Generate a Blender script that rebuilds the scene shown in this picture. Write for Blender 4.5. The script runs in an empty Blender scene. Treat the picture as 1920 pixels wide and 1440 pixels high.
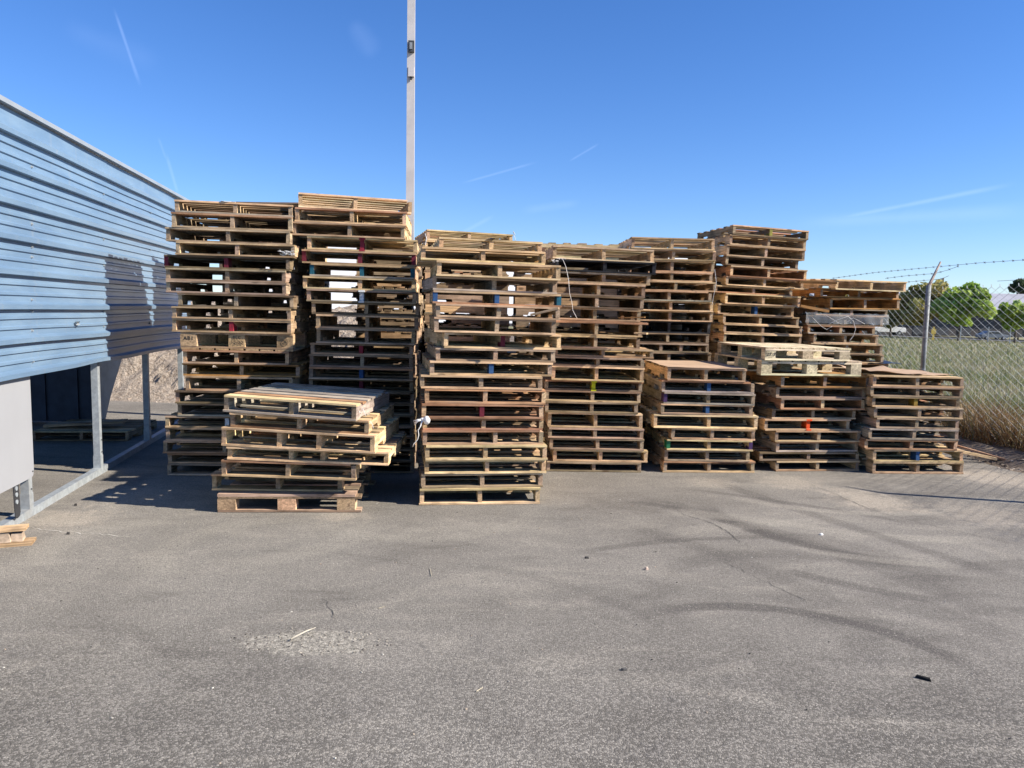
import bpy, math, random
import numpy as np
from mathutils import Vector, Matrix, Euler
R = math.radians
rnd = random.Random(7)
scn = bpy.context.scene
col = scn.collection
W0, H0, F = 1920.0, 1440.0, 1442.0
# ------------------------------------------------------------------ camera
CAMH = 1.70
cam_d = bpy.data.cameras.new("camera"); cam = bpy.data.objects.new("camera", cam_d); col.objects.link(cam)
cam_d.sensor_width = 36; cam_d.lens = F / W0 * 36; cam_d.clip_start = .05; cam_d.clip_end = 3000
cam.matrix_world = Matrix.Translation((0, 0, CAMH)) @ Euler((R(90 - 5.62), 0, 0)).to_matrix().to_4x4() @ Matrix.Rotation(R(1.1), 4, 'Z')
scn.camera = cam
M3 = cam.matrix_world.to_3x3(); M3i = M3.transposed()
def ray(px, py): return (M3 @ Vector(((px - W0/2)/F, -(py - H0/2)/F, -1))).normalized()
def gnd(px, py, z=0.0):
    d = ray(px, py); t = (z - CAMH)/d.z; return Vector((d.x*t, d.y*t, z))
def at(px, py, Y):
    d = ray(px, py); t = Y/d.y; return Vector((d.x*t, Y, CAMH + d.z*t))
def proj(p):
    c = M3i @ (Vector(p) - Vector((0, 0, CAMH))); return (W0/2 + F*c.x/-c.z, H0/2 - F*c.y/-c.z)
# ------------------------------------------------------------------ tags
def tag(o, label=None, cat=None, group=None, kind=None):
    if label: o['label'] = label
    if cat: o['category'] = cat
    if group: o['group'] = group
    if kind: o['kind'] = kind
    return o
def empty(name, loc=(0, 0, 0), rot=(0, 0, 0)):
    o = bpy.data.objects.new(name, None); col.objects.link(o); o.location = loc; o.rotation_euler = rot
    o.empty_display_size = .1
    return o
# ------------------------------------------------------------------ mesh builder
class MB:
    def __init__(s): s.v = []; s.f = []; s.c = []; s.m = []
    def face(s, idx, c=(1, 1, 1), m=0): s.f.append(idx); s.c.append(c); s.m.append(m)
    def box(s, x0, x1, y0, y1, z0, z1, c=(1, 1, 1), m=0, T=None):
        b = len(s.v)
        P = [(x, y, z) for z in (z0, z1) for y in (y0, y1) for x in (x0, x1)]
        if T is not None: P = [tuple(T @ Vector(p)) for p in P]
        s.v += P
        for q in ((0, 2, 3, 1), (4, 5, 7, 6), (0, 1, 5, 4), (2, 6, 7, 3), (0, 4, 6, 2), (1, 3, 7, 5)):
            s.face([b + i for i in q], c, m)
    def beam(s, axis, a0, a1, b0, b1, z0, z1, c, n=4, w=.002, r=rnd, m=0, skew=0):
        """a board along x (axis 0) or y (axis 1), n segments, slightly warped"""
        st = len(s.v)
        ph = r.uniform(0, 6.3); am = r.uniform(-w, w); bm = r.uniform(-w, w)*1.5; sk = r.uniform(-.006, .006) + skew
        for i in range(n + 1):
            t = i/n; a = a0 + (a1 - a0)*t
            dz = am*math.sin(math.pi*t + ph) - am; db = bm*math.sin(math.pi*t + ph*1.7) + sk*(t - .5)
            e = (r.uniform(-.003, .003) if i in (0, n) else 0)
            for (bb, zz) in ((b0, z0), (b1, z0), (b1, z1), (b0, z1)):
                bb += db; z = zz + dz*.5
                aa = a + e
                s.v.append((aa, bb, z) if axis == 0 else (bb, aa, z))
        for i in range(n):
            k = st + i*4
            for j in range(4):
                q = [k + j, k + (j + 1) % 4, k + 4 + (j + 1) % 4, k + 4 + j]
                s.face(q if axis == 1 else q[::-1], c, m)
        e = (c[0]*.8, c[1]*.78, c[2]*.75)
        q0 = [st, st + 1, st + 2, st + 3]; q1 = [st + n*4 + 3, st + n*4 + 2, st + n*4 + 1, st + n*4]
        s.face(q0[::-1] if axis == 1 else q0, e, m); s.face(q1[::-1] if axis == 1 else q1, e, m)
    def prism(s, prof, y0, y1, c=(1, 1, 1), m=0, T=None):
        """profile in (x,z), extruded along y"""
        b = len(s.v); n = len(prof)
        P = [(x, y0, z) for x, z in prof] + [(x, y1, z) for x, z in prof]
        if T is not None: P = [tuple(T @ Vector(p)) for p in P]
        s.v += P
        s.face([b + i for i in range(n)], c, m); s.face([b + n + i for i in range(n)][::-1], c, m)
        for i in range(n):
            j = (i + 1) % n; s.face([b + j, b + i, b + n + i, b + n + j], c, m)
    def tube(s, pts, r, c=(1, 1, 1), n=6, m=0, cap=True):
        b = len(s.v); pts = [Vector(p) for p in pts]; rs = r if isinstance(r, (list, tuple)) else [r]*len(pts)
        for i, p in enumerate(pts):
            d = (pts[min(i + 1, len(pts) - 1)] - pts[max(i - 1, 0)]).normalized()
            u = d.orthogonal().normalized() if i == 0 else (u - d*u.dot(d)).normalized()
            w = d.cross(u)
            for k in range(n):
                a = 2*math.pi*k/n; s.v.append(tuple(p + (u*math.cos(a) + w*math.sin(a))*rs[i]))
        for i in range(len(pts) - 1):
            for k in range(n):
                s.face([b + i*n + k, b + i*n + (k + 1) % n, b + (i + 1)*n + (k + 1) % n, b + (i + 1)*n + k], c, m)
        if cap:
            s.face([b + k for k in range(n)][::-1], c, m); s.face([b + (len(pts) - 1)*n + k for k in range(n)], c, m)
    def build(s, name, mats, parent=None, smooth=False):
        me = bpy.data.meshes.new(name); me.from_pydata(s.v, [], s.f)
        if not isinstance(mats, (list, tuple)): mats = [mats]
        for m_ in mats: me.materials.append(m_)
        at_ = me.color_attributes.new('Col', 'FLOAT_COLOR', 'CORNER')
        arr = np.ones((len(me.loops), 4), np.float32)
        ln = np.array([len(f) for f in s.f]); arr[:, :3] = np.repeat(np.array(s.c, np.float32), ln, axis=0)
        at_.data.foreach_set('color', arr.ravel())
        me.polygons.foreach_set('material_index', np.array(s.m, np.int32))
        if smooth: me.polygons.foreach_set('use_smooth', np.ones(len(me.polygons), bool))
        me.update()
        o = bpy.data.objects.new(name, me); col.objects.link(o)
        if parent: o.parent = parent
        return o
def np_mesh(name, V, nper, C, mat, parent=None, tri=3):
    """V (n*tri,3) loose faces of tri verts each; C per-face colour"""
    V = np.asarray(V, np.float32); nf = len(V)//tri
    me = bpy.data.meshes.new(name); me.vertices.add(len(V)); me.vertices.foreach_set('co', V.ravel())
    me.loops.add(nf*tri); me.loops.foreach_set('vertex_index', np.arange(nf*tri, dtype=np.int32))
    me.polygons.add(nf); me.polygons.foreach_set('loop_start', np.arange(0, nf*tri, tri, dtype=np.int32))
    me.update(calc_edges=True)
    a = me.color_attributes.new('Col', 'FLOAT_COLOR', 'CORNER')
    arr = np.ones((nf*tri, 4), np.float32); arr[:, :3] = np.repeat(np.asarray(C, np.float32), tri, axis=0)
    a.data.foreach_set('color', arr.ravel()); me.materials.append(mat)
    o = bpy.data.objects.new(name, me); col.objects.link(o)
    if parent: o.parent = parent
    return o
# ------------------------------------------------------------------ node helpers
class NT:
    def __init__(s, name, world=False):
        if world:
            s.mat = bpy.data.worlds.new(name)
        else:
            s.mat = bpy.data.materials.new(name)
        s.mat.use_nodes = True; s.t = s.mat.node_tree; s.t.nodes.clear()
    def n(s, typ, **k):
        nd = s.t.nodes.new(typ)
        ins = k.pop('ins', {})
        for a, b in k.items(): setattr(nd, a, b)
        for a, b in ins.items(): s.set(nd.inputs[a], b)
        return nd
    def set(s, inp, v):
        if isinstance(v, bpy.types.NodeSocket): s.t.links.new(v, inp)
        elif isinstance(v, bpy.types.Node): s.t.links.new(v.outputs[0], inp)
        else: inp.default_value = v
    def math(s, op, a, b=0.0, c=0.0, clamp=False):
        nd = s.n('ShaderNodeMath', operation=op, use_clamp=clamp); s.set(nd.inputs[0], a); s.set(nd.inputs[1], b)
        s.set(nd.inputs[2], c); return nd.outputs[0]
    def vmath(s, op, a, b=(0, 0, 0)):
        nd = s.n('ShaderNodeVectorMath', operation=op); s.set(nd.inputs[0], a); s.set(nd.inputs[1], b)
        return nd.outputs['Value'] if op in ('DOT_PRODUCT', 'LENGTH', 'DISTANCE') else nd.outputs[0]
    def mix(s, f, a, b, mode='MIX'):
        nd = s.n('ShaderNodeMix', data_type='RGBA', blend_type=mode)
        s.set(nd.inputs[0], f)
        for i, v in ((6, a), (7, b)):
            if isinstance(v, tuple) and len(v) == 3: v = (*v, 1)
            s.set(nd.inputs[i], v)
        return nd.outputs[2]
    def noise(s, vec, scale, detail=3, rough=.55, dist=0):
        nd = s.n('ShaderNodeTexNoise'); s.set(nd.inputs['Vector'], vec)
        nd.inputs['Scale'].default_value = scale; nd.inputs['Detail'].default_value = detail
        nd.inputs['Roughness'].default_value = rough; nd.inputs['Distortion'].default_value = dist
        return nd.outputs[0]
    def ramp(s, v, a, b, lo=0.0, hi=1.0, smooth=True):
        nd = s.n('ShaderNodeMapRange', interpolation_type='SMOOTHSTEP' if smooth else 'LINEAR')
        s.set(nd.inputs[0], v); s.set(nd.inputs[1], a); s.set(nd.inputs[2], b); s.set(nd.inputs[3], lo); s.set(nd.inputs[4], hi)
        return nd.outputs[0]
    def mapping(s, vec, scale=(1, 1, 1), loc=(0, 0, 0), rot=(0, 0, 0)):
        nd = s.n('ShaderNodeMapping'); s.set(nd.inputs[0], vec); nd.inputs[1].default_value = loc
        nd.inputs[2].default_value = rot; nd.inputs[3].default_value = scale; return nd.outputs[0]
    def out(s, base, rough=.8, metal=0.0, bump=None, bstr=.3, bdist=.005, spec=.3, extra=None):
        p = s.n('ShaderNodeBsdfPrincipled')
        if isinstance(base, tuple) and len(base) == 3: base = (*base, 1)
        s.set(p.inputs['Base Color'], base); s.set(p.inputs['Roughness'], rough); s.set(p.inputs['Metallic'], metal)
        p.inputs['Specular IOR Level'].default_value = spec
        if bump is not None:
            b = s.n('ShaderNodeBump'); b.inputs['Strength'].default_value = bstr; b.inputs['Distance'].default_value = bdist
            s.set(b.inputs['Height'], bump); s.set(p.inputs['Normal'], b.outputs[0])
        if extra:
            for a, v in extra.items(): s.set(p.inputs[a], v)
        o = s.n('ShaderNodeOutputMaterial'); s.t.links.new(p.outputs[0], o.inputs[0]); return s.mat
def mat_wood(name, axis):
    t = NT(name); tc = t.n('ShaderNodeTexCoord').outputs['Object']; oi = t.n('ShaderNodeObjectInfo').outputs['Random']
    off = t.n('ShaderNodeCombineXYZ'); t.set(off.inputs[0], t.math('MULTIPLY', oi, 37.)); t.set(off.inputs[1], t.math('MULTIPLY', oi, 91.)); t.set(off.inputs[2], t.math('MULTIPLY', oi, 13.))
    v = t.vmath('ADD', tc, off.outputs[0])
    sc = (2.2, 38, 55) if axis == 0 else (38, 2.2, 55)
    g = t.noise(t.mapping(v, sc), 1.0, 5, .65, .3)
    g2 = t.noise(t.mapping(v, (sc[0]*2.5, sc[1]*2.5, sc[2]*2.5)), 1.0, 2, .6)
    stain = t.noise(v, 3.4, 4, .6)
    sp = t.noise(v, 60, 3, .7)
    c = t.n('ShaderNodeVertexColor', layer_name='Col').outputs[0]
    k = t.math('ADD', t.ramp(g, .3, .7, .62, 1.18), t.ramp(g2, .3, .7, -.14, .14))
    k = t.math('MULTIPLY', k, t.ramp(stain, .33, .6, .62, 1.08))
    k = t.math('MULTIPLY', k, t.ramp(sp, .25, .42, .7, 1.0))
    cc = t.n('ShaderNodeCombineColor'); [t.set(cc.inputs[i], k) for i in range(3)]
    b = t.mix(1.0, c, cc.outputs[0], 'MULTIPLY')
    kn = t.n('ShaderNodeTexVoronoi', feature='F1'); t.set(kn.inputs['Vector'], t.mapping(v, (3.2, 9, 7) if axis == 0 else (9, 3.2, 7))); kn.inputs['Scale'].default_value = 1.0
    b = t.mix(t.ramp(kn.outputs['Distance'], .16, .07, 0, .7), b, (.10, .055, .03))
    ck = t.noise(t.mapping(v, (sc[0]*.8, sc[1]*1.6, sc[2]*1.6)), 1.0, 2, .5); b = t.mix(t.ramp(ck, .30, .22, 0, .75), b, (.05, .035, .025))
    grey = t.ramp(t.noise(v, 1.7, 3, .6), .52, .72, 0, .4)
    b = t.mix(grey, b, t.mix(1.0, cc.outputs[0], (.24, .205, .165), 'MULTIPLY'))
    return t.out(b, .85, bump=g, bstr=.35, bdist=.003, spec=.15)
WX = mat_wood("wood_board", 0); WY = mat_wood("wood_stringer", 1)
def mat_simple(name, c, rough=.6, metal=0., var=.15, scale=8, bump=0, spec=.4, extra=None, vc=False):
    t = NT(name); tc = t.n('ShaderNodeTexCoord').outputs['Object']
    n1 = t.noise(tc, scale, 4, .6)
    k = t.ramp(n1, .3, .7, 1 - var, 1 + var)
    cc = t.n('ShaderNodeCombineColor'); [t.set(cc.inputs[i], k) for i in range(3)]
    base = t.n('ShaderNodeVertexColor', layer_name='Col').outputs[0] if vc else (*c, 1)
    b = t.mix(1.0, base, cc.outputs[0], 'MULTIPLY')
    return t.out(b, rough, metal, bump=n1 if bump else None, bstr=bump, bdist=.004, spec=spec, extra=extra)
M_rope = mat_simple("white_rope", (.75, .73, .70), .8)
M_clear = mat_simple("clear_plastic", (.75, .78, .8), .15, spec=.6, extra={'Transmission Weight': .0, 'Alpha': .2})
M_card = mat_simple("cardboard", (.44, .30, .19), .85, var=.12, scale=5)
M_black = mat_simple("black_plastic", (.02, .02, .025), .35)
M_galv = None
def mat_galv():
    t = NT("galvanised_steel"); tc = t.n('ShaderNodeTexCoord').outputs['Object']
    n1 = t.noise(tc, 22, 4, .7); n2 = t.noise(t.mapping(tc, (1, 1, .3)), 4, 4, .6)
    b = t.mix(t.ramp(n1, .35, .65), (.27, .29, .30), (.37, .395, .40)); b = t.mix(t.ramp(n2, .45, .7, 0, .5), b, (.25, .24, .22))
    return t.out(b, .5, .15, spec=.4)
M_galv = mat_galv()
M_paint = mat_simple("spray_paint", (1, 1, 1), .7, vc=True, var=.25, scale=30)
M_white = mat_simple("white_paint", (.82, .82, .81), .45, var=.04, scale=3)
M_board = mat_simple('white_board', (.31, .31, .315), .5, var=.03, scale=2)
M_dkmetal = mat_simple("dark_metal", (.06, .062, .065), .6)
M_rubber = mat_simple("black_rubber", (.03, .03, .032), .75)
M_glass = mat_simple("dark_glass", (.03, .04, .05), .1, spec=.8)
M_ink = mat_simple("black_ink", (.035, .03, .028), .8, var=.4, scale=60)

# ------------------------------------------------------------------ light
Ls = Vector((-1, .225, -.705)).normalized()
sun_d = bpy.data.lights.new("sun", 'SUN'); sun = bpy.data.objects.new("sun", sun_d); col.objects.link(sun)
sun_d.energy = 4.8; sun_d.angle = R(.5); sun_d.color = (1, .935, .84)
sun.rotation_euler = Ls.to_track_quat('-Z', 'Y').to_euler(); sun.location = (6, -2, 8)
el = math.asin(-Ls.z); az = math.atan2(-Ls.x, -Ls.y)
w = NT("World", True); scn.world = w.mat
sky = w.n('ShaderNodeTexSky', sky_type='NISHITA'); sky.sun_disc = False; sky.sun_elevation = el; sky.sun_rotation = az
sky.air_density = 1.0; sky.dust_density = 0.0; sky.ozone_density = 1.6; sky.altitude = 200
dv = w.n('ShaderNodeTexCoord').outputs['Generated']
wisp = w.noise(dv, 14, 4, .6, .6)
msk = None
for (a, b, wd, st) in [((215, 20), (262, 158), .0028, .30), ((297, 258), (312, 300), .002, .16), ((312, 290), (334, 365), .0028, .26), ((868, 343), (1003, 305), .0022, .22),
                       ((1068, 302), (1122, 270), .0022, .20), ((1560, 412), (1895, 346), .0042, .34), ((1500, 418), (1960, 392), .012, .22),
                       ((860, 440), (925, 405), .004, .2), ((980, 395), (1085, 380), .008, .14), ((660, 40), (705, 105), .02, .09), ((120, 50), (300, 120), .02, .06)]:
    A = ray(*a); B = ray(*b); n_ = A.cross(B).normalized(); mid = (A + B).normalized(); hl = (A - B).length/2
    ws = w.math('ABSOLUTE', w.vmath('DOT_PRODUCT', dv, tuple(n_)))
    m1 = w.ramp(w.math('ADD', ws, w.math('MULTIPLY', w.math('SUBTRACT', wisp, .5), wd*.9)), wd, 0.0)
    m2 = w.ramp(w.vmath('DISTANCE', dv, tuple(mid)), hl*1.15, hl*.55)
    m = w.math('MULTIPLY', w.math('MULTIPLY', m1, m2), st*.55)
    msk = m if msk is None else w.math('MAXIMUM', msk, m)
msk = w.math('MULTIPLY', msk, w.ramp(wisp, .25, .6, .5, 1.0))
cl = w.mix(msk, sky.outputs[0], (8.5, 9.0, 9.6))
cl = w.mix(1.0, cl, (.90, 1.07, 1.50), 'MULTIPLY')
hs = w.n('ShaderNodeHueSaturation'); w.set(hs.inputs['Color'], cl); hs.inputs['Saturation'].default_value = 1.12; hs.inputs['Value'].default_value = 1.0
bg = w.n('ShaderNodeBackground'); w.set(bg.inputs[0], hs.outputs[0]); bg.inputs[1].default_value = .061
wo = w.n('ShaderNodeOutputWorld'); w.t.links.new(bg.outputs[0], wo.inputs[0])
scn.view_settings.view_transform = 'Standard'; scn.view_settings.look = 'None'; scn.view_settings.exposure = 0.95

# ================================================================== SETTING: ground
WA = gnd(0, 1000); WB = gnd(300, 820); U = (WB - WA).normalized(); U.z = 0; U.normalize(); NR = Vector((U.y, -U.x, 0))   # wall direction, outward (right)
FA = gnd(1800, 833); 
def fence_pt(Y): t = (Y - FA.y)/U.y; return Vector((FA.x + U.x*t, Y, 0))
def dist_fence(x, y): return (x - FA.x)*NR.x + (y - FA.y)*NR.y
def h_ground(x, y):
    d = dist_fence(x, y); h = 0.0
    if d > -.55:
        t = min(1, (d + .55)/.35); b = .10*t*t*(3 - 2*t)
        h = b
    if d > .3: h -= .0245*(d - .3)
    e = y - 34
    if e > 0 and d < 0: h -= .015*e
    return h
def mat_ground():
    t = NT("soil_and_field"); P = t.n('ShaderNodeNewGeometry').outputs['Position']
    sp = t.n('ShaderNodeSeparateXYZ'); t.set(sp.inputs[0], P)
    d = t.math('ADD', t.math('MULTIPLY', t.math('SUBTRACT', sp.outputs[0], FA.x), NR.x), t.math('MULTIPLY', t.math('SUBTRACT', sp.outputs[1], FA.y), NR.y))
    n1 = t.noise(P, 3, 6, .65); n2 = t.noise(P, .25, 4, .6); n3 = t.noise(P, 40, 3, .7)
    dirt = t.mix(t.ramp(n1, .3, .7), (.17, .13, .095), (.34, .275, .21)); dirt = t.mix(t.ramp(n3, .3, .7, 0, .4), dirt, (.10, .08, .06))
    gr = t.mix(t.ramp(n2, .35, .65), (.16, .165, .075), (.27, .245, .14)); gr = t.mix(t.ramp(n1, .35, .7, 0, .8), gr, (.30, .26, .17))
    dn = t.math('ADD', d, t.math('MULTIPLY', t.math('SUBTRACT', n1, .5), .8))
    c = t.mix(t.ramp(dn, .1, .5), dirt, gr)
    return t.out(c, .95, bump=t.math('ADD', n1, t.math('MULTIPLY', n3, .3)), bstr=.7, bdist=.05, spec=.05)
def build_ground():
    xs = sorted(set([-700, -300, -120, -60, -30, -20] + [round(-12 + .5*i, 2) for i in range(0, 34)] + [round(4.5 + .12*i, 3) for i in range(0, 34)] + [9, 10, 12, 15, 20, 28, 40, 60, 90, 130, 200, 400, 900]))
    ys = sorted(set([-120, -40, -15] + [round(-8 + .5*i, 2) for i in range(0, 76)] + [31, 33, 36, 40, 46, 55, 70, 90, 120, 150, 190, 250, 400, 700, 1400]))
    b = MB()
    for y in ys:
        for x in xs:
            h = h_ground(x, y)
            if -.6 < dist_fence(x, y) < 1.2: h += rnd.uniform(-.015, .02)
            b.v.append((x, y, h - .012 if dist_fence(x, y) < -.6 else h))
    nx = len(xs)
    for j in range(len(ys) - 1):
        for i in range(nx - 1): b.face([j*nx + i, j*nx + i + 1, (j + 1)*nx + i + 1, (j + 1)*nx + i])
    return tag(b.build("ground", mat_ground(), smooth=True), kind='structure')
build_ground()

def circ3(p, q, r):
    ax, ay, bx, by, cx, cy = p.x, p.y, q.x, q.y, r.x, r.y
    d = 2*(ax*(by - cy) + bx*(cy - ay) + cx*(ay - by))
    ux = ((ax*ax + ay*ay)*(by - cy) + (bx*bx + by*by)*(cy - ay) + (cx*cx + cy*cy)*(ay - by))/d
    uy = ((ax*ax + ay*ay)*(cx - bx) + (bx*bx + by*by)*(ax - cx) + (cx*cx + cy*cy)*(bx - ax))/d
    return ux, uy, math.hypot(ax - ux, ay - uy)
ARCS = [((1215, 1150), (1450, 1143), (1840, 1262), .085, .55, -1), ((1164, 938), (1339, 972), (1442, 1008), .09, .42, -1),
        ((1320, 950), (1463, 1010), (1715, 1062), .12, .55, -1), ((1290, 918), (1527, 951), (1720, 984), .07, .35, -1),
        ((1090, 1036), (1305, 1012), (1470, 1008), .07, .38, -1), ((1470, 1070), (1620, 1104), (1770, 1130), .09, .42, -1),
        ((1390, 1000), (1560, 1020), (1800, 1110), .2, .25, -1), ((1480, 1165), (1700, 1180), (1900, 1240), .13, .22, -1),
        ((1440, 975), (1600, 1000), (1850, 1012), .12, .45, 1), ((1250, 1000), (1420, 985), (1600, 975), .14, .3, 1),
        ((640, 1075), (760, 1040), (960, 1030), .13, .14, -1), ((700, 1150), (860, 1085), (1110, 1070), .08, .20, 1),
        ((880, 1060), (1010, 1085), (1250, 1180), .07, .18, -1), ((300, 1080), (380, 1000), (520, 975), .16, .3, 1),
        ((130, 1180), (260, 1060), (420, 985), .2, .10, -1), ((600, 985), (820, 1010), (1000, 960), .13, .25, 1),
        ((1700, 1010), (1800, 1020), (1905, 1050), .1, .3, 1), ((1180, 930), (1420, 990), (1900, 1170), .16, .30, -1), ((1240, 1075), (1480, 1040), (1740, 1075), .15, .28, -1),
        ((1330, 900), (1600, 990), (1915, 1090), .11, .34, -1), ((1150, 980), (1400, 1060), (1700, 1200), .13, .22, -1), ((1380, 935), (1560, 960), (1800, 950), .10, .45, 1), ((1500, 1030), (1640, 1050), (1790, 1062), .09, .4, 1),
        ((1250, 960), (1370, 970), (1480, 985), .16, .35, 1), ((1600, 1120), (1750, 1150), (1915, 1210), .2, .28, -1), ((1440, 1110), (1560, 1160), (1640, 1240), .18, .22, -1), ((60, 1060), (160, 1000), (330, 975), .2, .35, 1),
        ((700, 1010), (860, 990), (1080, 1000), .16, .22, 1), ((420, 1060), (600, 1030), (700, 980), .17, .25, 1), ((900, 1130), (1150, 1120), (1330, 1180), .18, .15, -1), ((330, 1290), (600, 1265), (760, 1290), .1, .18, -1)]
def mat_asphalt():
    t = NT("asphalt"); P = t.n('ShaderNodeNewGeometry').outputs['Position']
    fl = t.vmath('MULTIPLY', P, (1, 1, 0))
    big = t.noise(fl, .55, 5, .6, .4); mid = t.noise(fl, 2.3, 5, .65); fine = t.noise(fl, 55, 4, .7); speck = t.noise(fl, 210, 2, .6)
    vo = t.n('ShaderNodeTexVoronoi', feature='F1'); t.set(vo.inputs['Vector'], fl); vo.inputs['Scale'].default_value = 105
    vo2 = t.n('ShaderNodeTexVoronoi', feature='DISTANCE_TO_EDGE'); t.set(vo2.inputs['Vector'], fl); vo2.inputs['Scale'].default_value = 105
    rv = t.n('ShaderNodeSeparateColor'); t.set(rv.inputs[0], vo.outputs['Color'])
    vb = t.n('ShaderNodeTexVoronoi', feature='F1'); t.set(vb.inputs['Vector'], t.mapping(fl, loc=(3.7, 1.2, 0))); vb.inputs['Scale'].default_value = 52
    rb = t.n('ShaderNodeSeparateColor'); t.set(rb.inputs[0], vb.outputs['Color'])
    base = t.mix(t.ramp(big, .35, .65), (.170, .154, .131), (.238, .216, .184))
    base = t.mix(t.ramp(mid, .5, .75, 0, .35), base, (.300, .272, .228))
    base = t.mix(t.ramp(mid, .42, .25, 0, .5), base, (.140, .128, .116))
    sp = t.n('ShaderNodeSeparateXYZ'); t.set(sp.inputs[0], P)
    # dust: towards the stacks and the wall the surface is worn and dusty, near the camera bare stones show
    near = t.ramp(t.math('ADD', sp.outputs[1], t.math('MULTIPLY', big, 1.5)), 5.2, 3.2)
    base = t.mix(t.math('MULTIPLY', t.math('SUBTRACT', 1.0, near), .26), base, (.315, .285, .238))
    stripes = t.noise(t.mapping(fl, (.55, 1.5, 1), rot=(0, 0, R(38))), 1.5, 5, .6, 1.1)
    base = t.mix(t.ramp(stripes, .5, .70, 0, .5), base, (.345, .31, .255))
    base = t.mix(t.ramp(stripes, .46, .30, 0, .5), base, (.130, .116, .098))
    for (p, q, r_, wd, st, sg) in ARCS:
        a, b, c = gnd(*p), gnd(*q), gnd(*r_); cx, cy, rr = circ3(a, b, c)
        md = (a + c)/2; hl = (a - c).length/2
        dd = t.math('ABSOLUTE', t.math('SUBTRACT', t.vmath('DISTANCE', fl, (cx, cy, 0)), rr))
        m1 = t.ramp(t.math('ADD', dd, t.math('MULTIPLY', t.math('SUBTRACT', mid, .5), wd*.7)), wd, wd*.35)
        m2 = t.ramp(t.vmath('DISTANCE', fl, (md.x, md.y, 0)), hl*1.15, hl*.7)
        m = t.math('MULTIPLY', t.math('MULTIPLY', m1, m2), t.math('MULTIPLY', t.ramp(fine, .3, .6, .7, 1), min(.9, st*1.25)))
        base = t.mix(m, base, (.092, .082, .072) if sg < 0 else (.36, .325, .265))
    g = gnd(582, 1206); pv = t.vmath('SUBTRACT', t.mapping(fl, rot=(0, 0, 0)), (g.x, g.y, 0))
    pr = t.vmath('LENGTH', t.vmath('MULTIPLY', pv, (1/.36, 1/.15, 0)))
    pm = t.ramp(t.math('ADD', pr, t.math('MULTIPLY', t.math('SUBTRACT', t.noise(fl, 9, 6, .75), .5), 1.5)), 1.15, .75)
    pn = t.noise(fl, 32, 5, .8); base = t.mix(t.math('MULTIPLY', pm, t.ramp(pn, .3, .55, .45, .95)), base, t.mix(t.ramp(pn, .35, .65), (.18, .165, .135), (.44, .40, .33)))
    # sandy spill patches
    for (px, py, rad, st) in [(1640, 942, .5, .75), (1590, 925, .35, .5), (1480, 905, .45, .55), (1330, 905, .35, .4), (1840, 965, .6, .5), (120, 975, .45, .6), (250, 930, .5, .4), (640, 968, .3, .5), (1880, 900, .6, .8), (1810, 890, .4, .7)]:
        g = gnd(px, py); m = t.ramp(t.math('ADD', t.vmath('DISTANCE', fl, (g.x, g.y, 0)), t.math('MULTIPLY', t.math('SUBTRACT', t.noise(fl, 6, 5, .7), .5), rad*1.8)), rad, rad*.2, 0, st)
        base = t.mix(m, base, (.43, .37, .29))
    # exposed aggregate
    stone = t.ramp(rv.outputs[0], .25, .8, .55, 1.55)
    k = t.math('ADD', t.math('MULTIPLY', t.math('SUBTRACT', stone, 1.0), t.math('ADD', .25, t.math('MULTIPLY', near, .40))), 1.0)
    k = t.math('MULTIPLY', k, t.ramp(vo2.outputs[0], 0, .10, .60, 1.0))
    k = t.math('MULTIPLY', k, t.ramp(t.noise(fl, 95, 3, .7), .25, .7, .80, 1.18)); k = t.math('MULTIPLY', k, t.ramp(speck, .3, .7, .86, 1.12))
    cc = t.n('ShaderNodeCombineColor'); [t.set(cc.inputs[i], k) for i in range(3)]
    base = t.mix(1.0, base, cc.outputs[0], 'MULTIPLY')
    lt = t.math('MULTIPLY', t.ramp(rv.outputs[1], .955, .985), t.ramp(vo.outputs['Distance'], .55, .35)); base = t.mix(t.math('MULTIPLY', lt, .55), base, (.50, .45, .38))
    dk = t.math('MULTIPLY', t.ramp(rb.outputs[1], .90, .94), t.ramp(vb.outputs['Distance'], .4, .28)); base = t.mix(t.math('MULTIPLY', dk, .6), base, (.09, .085, .08))
    hgt = t.math('ADD', t.math('MULTIPLY', t.ramp(vo2.outputs[0], 0, .18), .7), t.math('ADD', t.math('MULTIPLY', fine, .8), t.math('MULTIPLY', rv.outputs[2], .5)))
    return t.out(base, .9, bump=hgt, bstr=.55, bdist=.004, spec=.2)
M_asph = mat_asphalt()
def build_asphalt():
    b = MB()
    e0 = [(-14, -6), (-14, 12.9)]
    right = []
    y = -6
    far = [(-9, 13.2), (-5, 12.8), (0, 13.3), (4, 13.0)]
    while y < 12.9:
        p = fence_pt(y) - NR*(.66 + .07*math.sin(y*3.1) + rnd.uniform(-.035, .035)); right.append((p.x, p.y)); y += .22
    poly = e0 + far + right[::-1]
    b.v = [(x, y, .004) for x, y in poly] ; b.face(list(range(len(poly)))[::-1])
    me = b.build("asphalt_yard", M_asph); tag(me, kind='structure'); return me
yard = build_asphalt()
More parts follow.
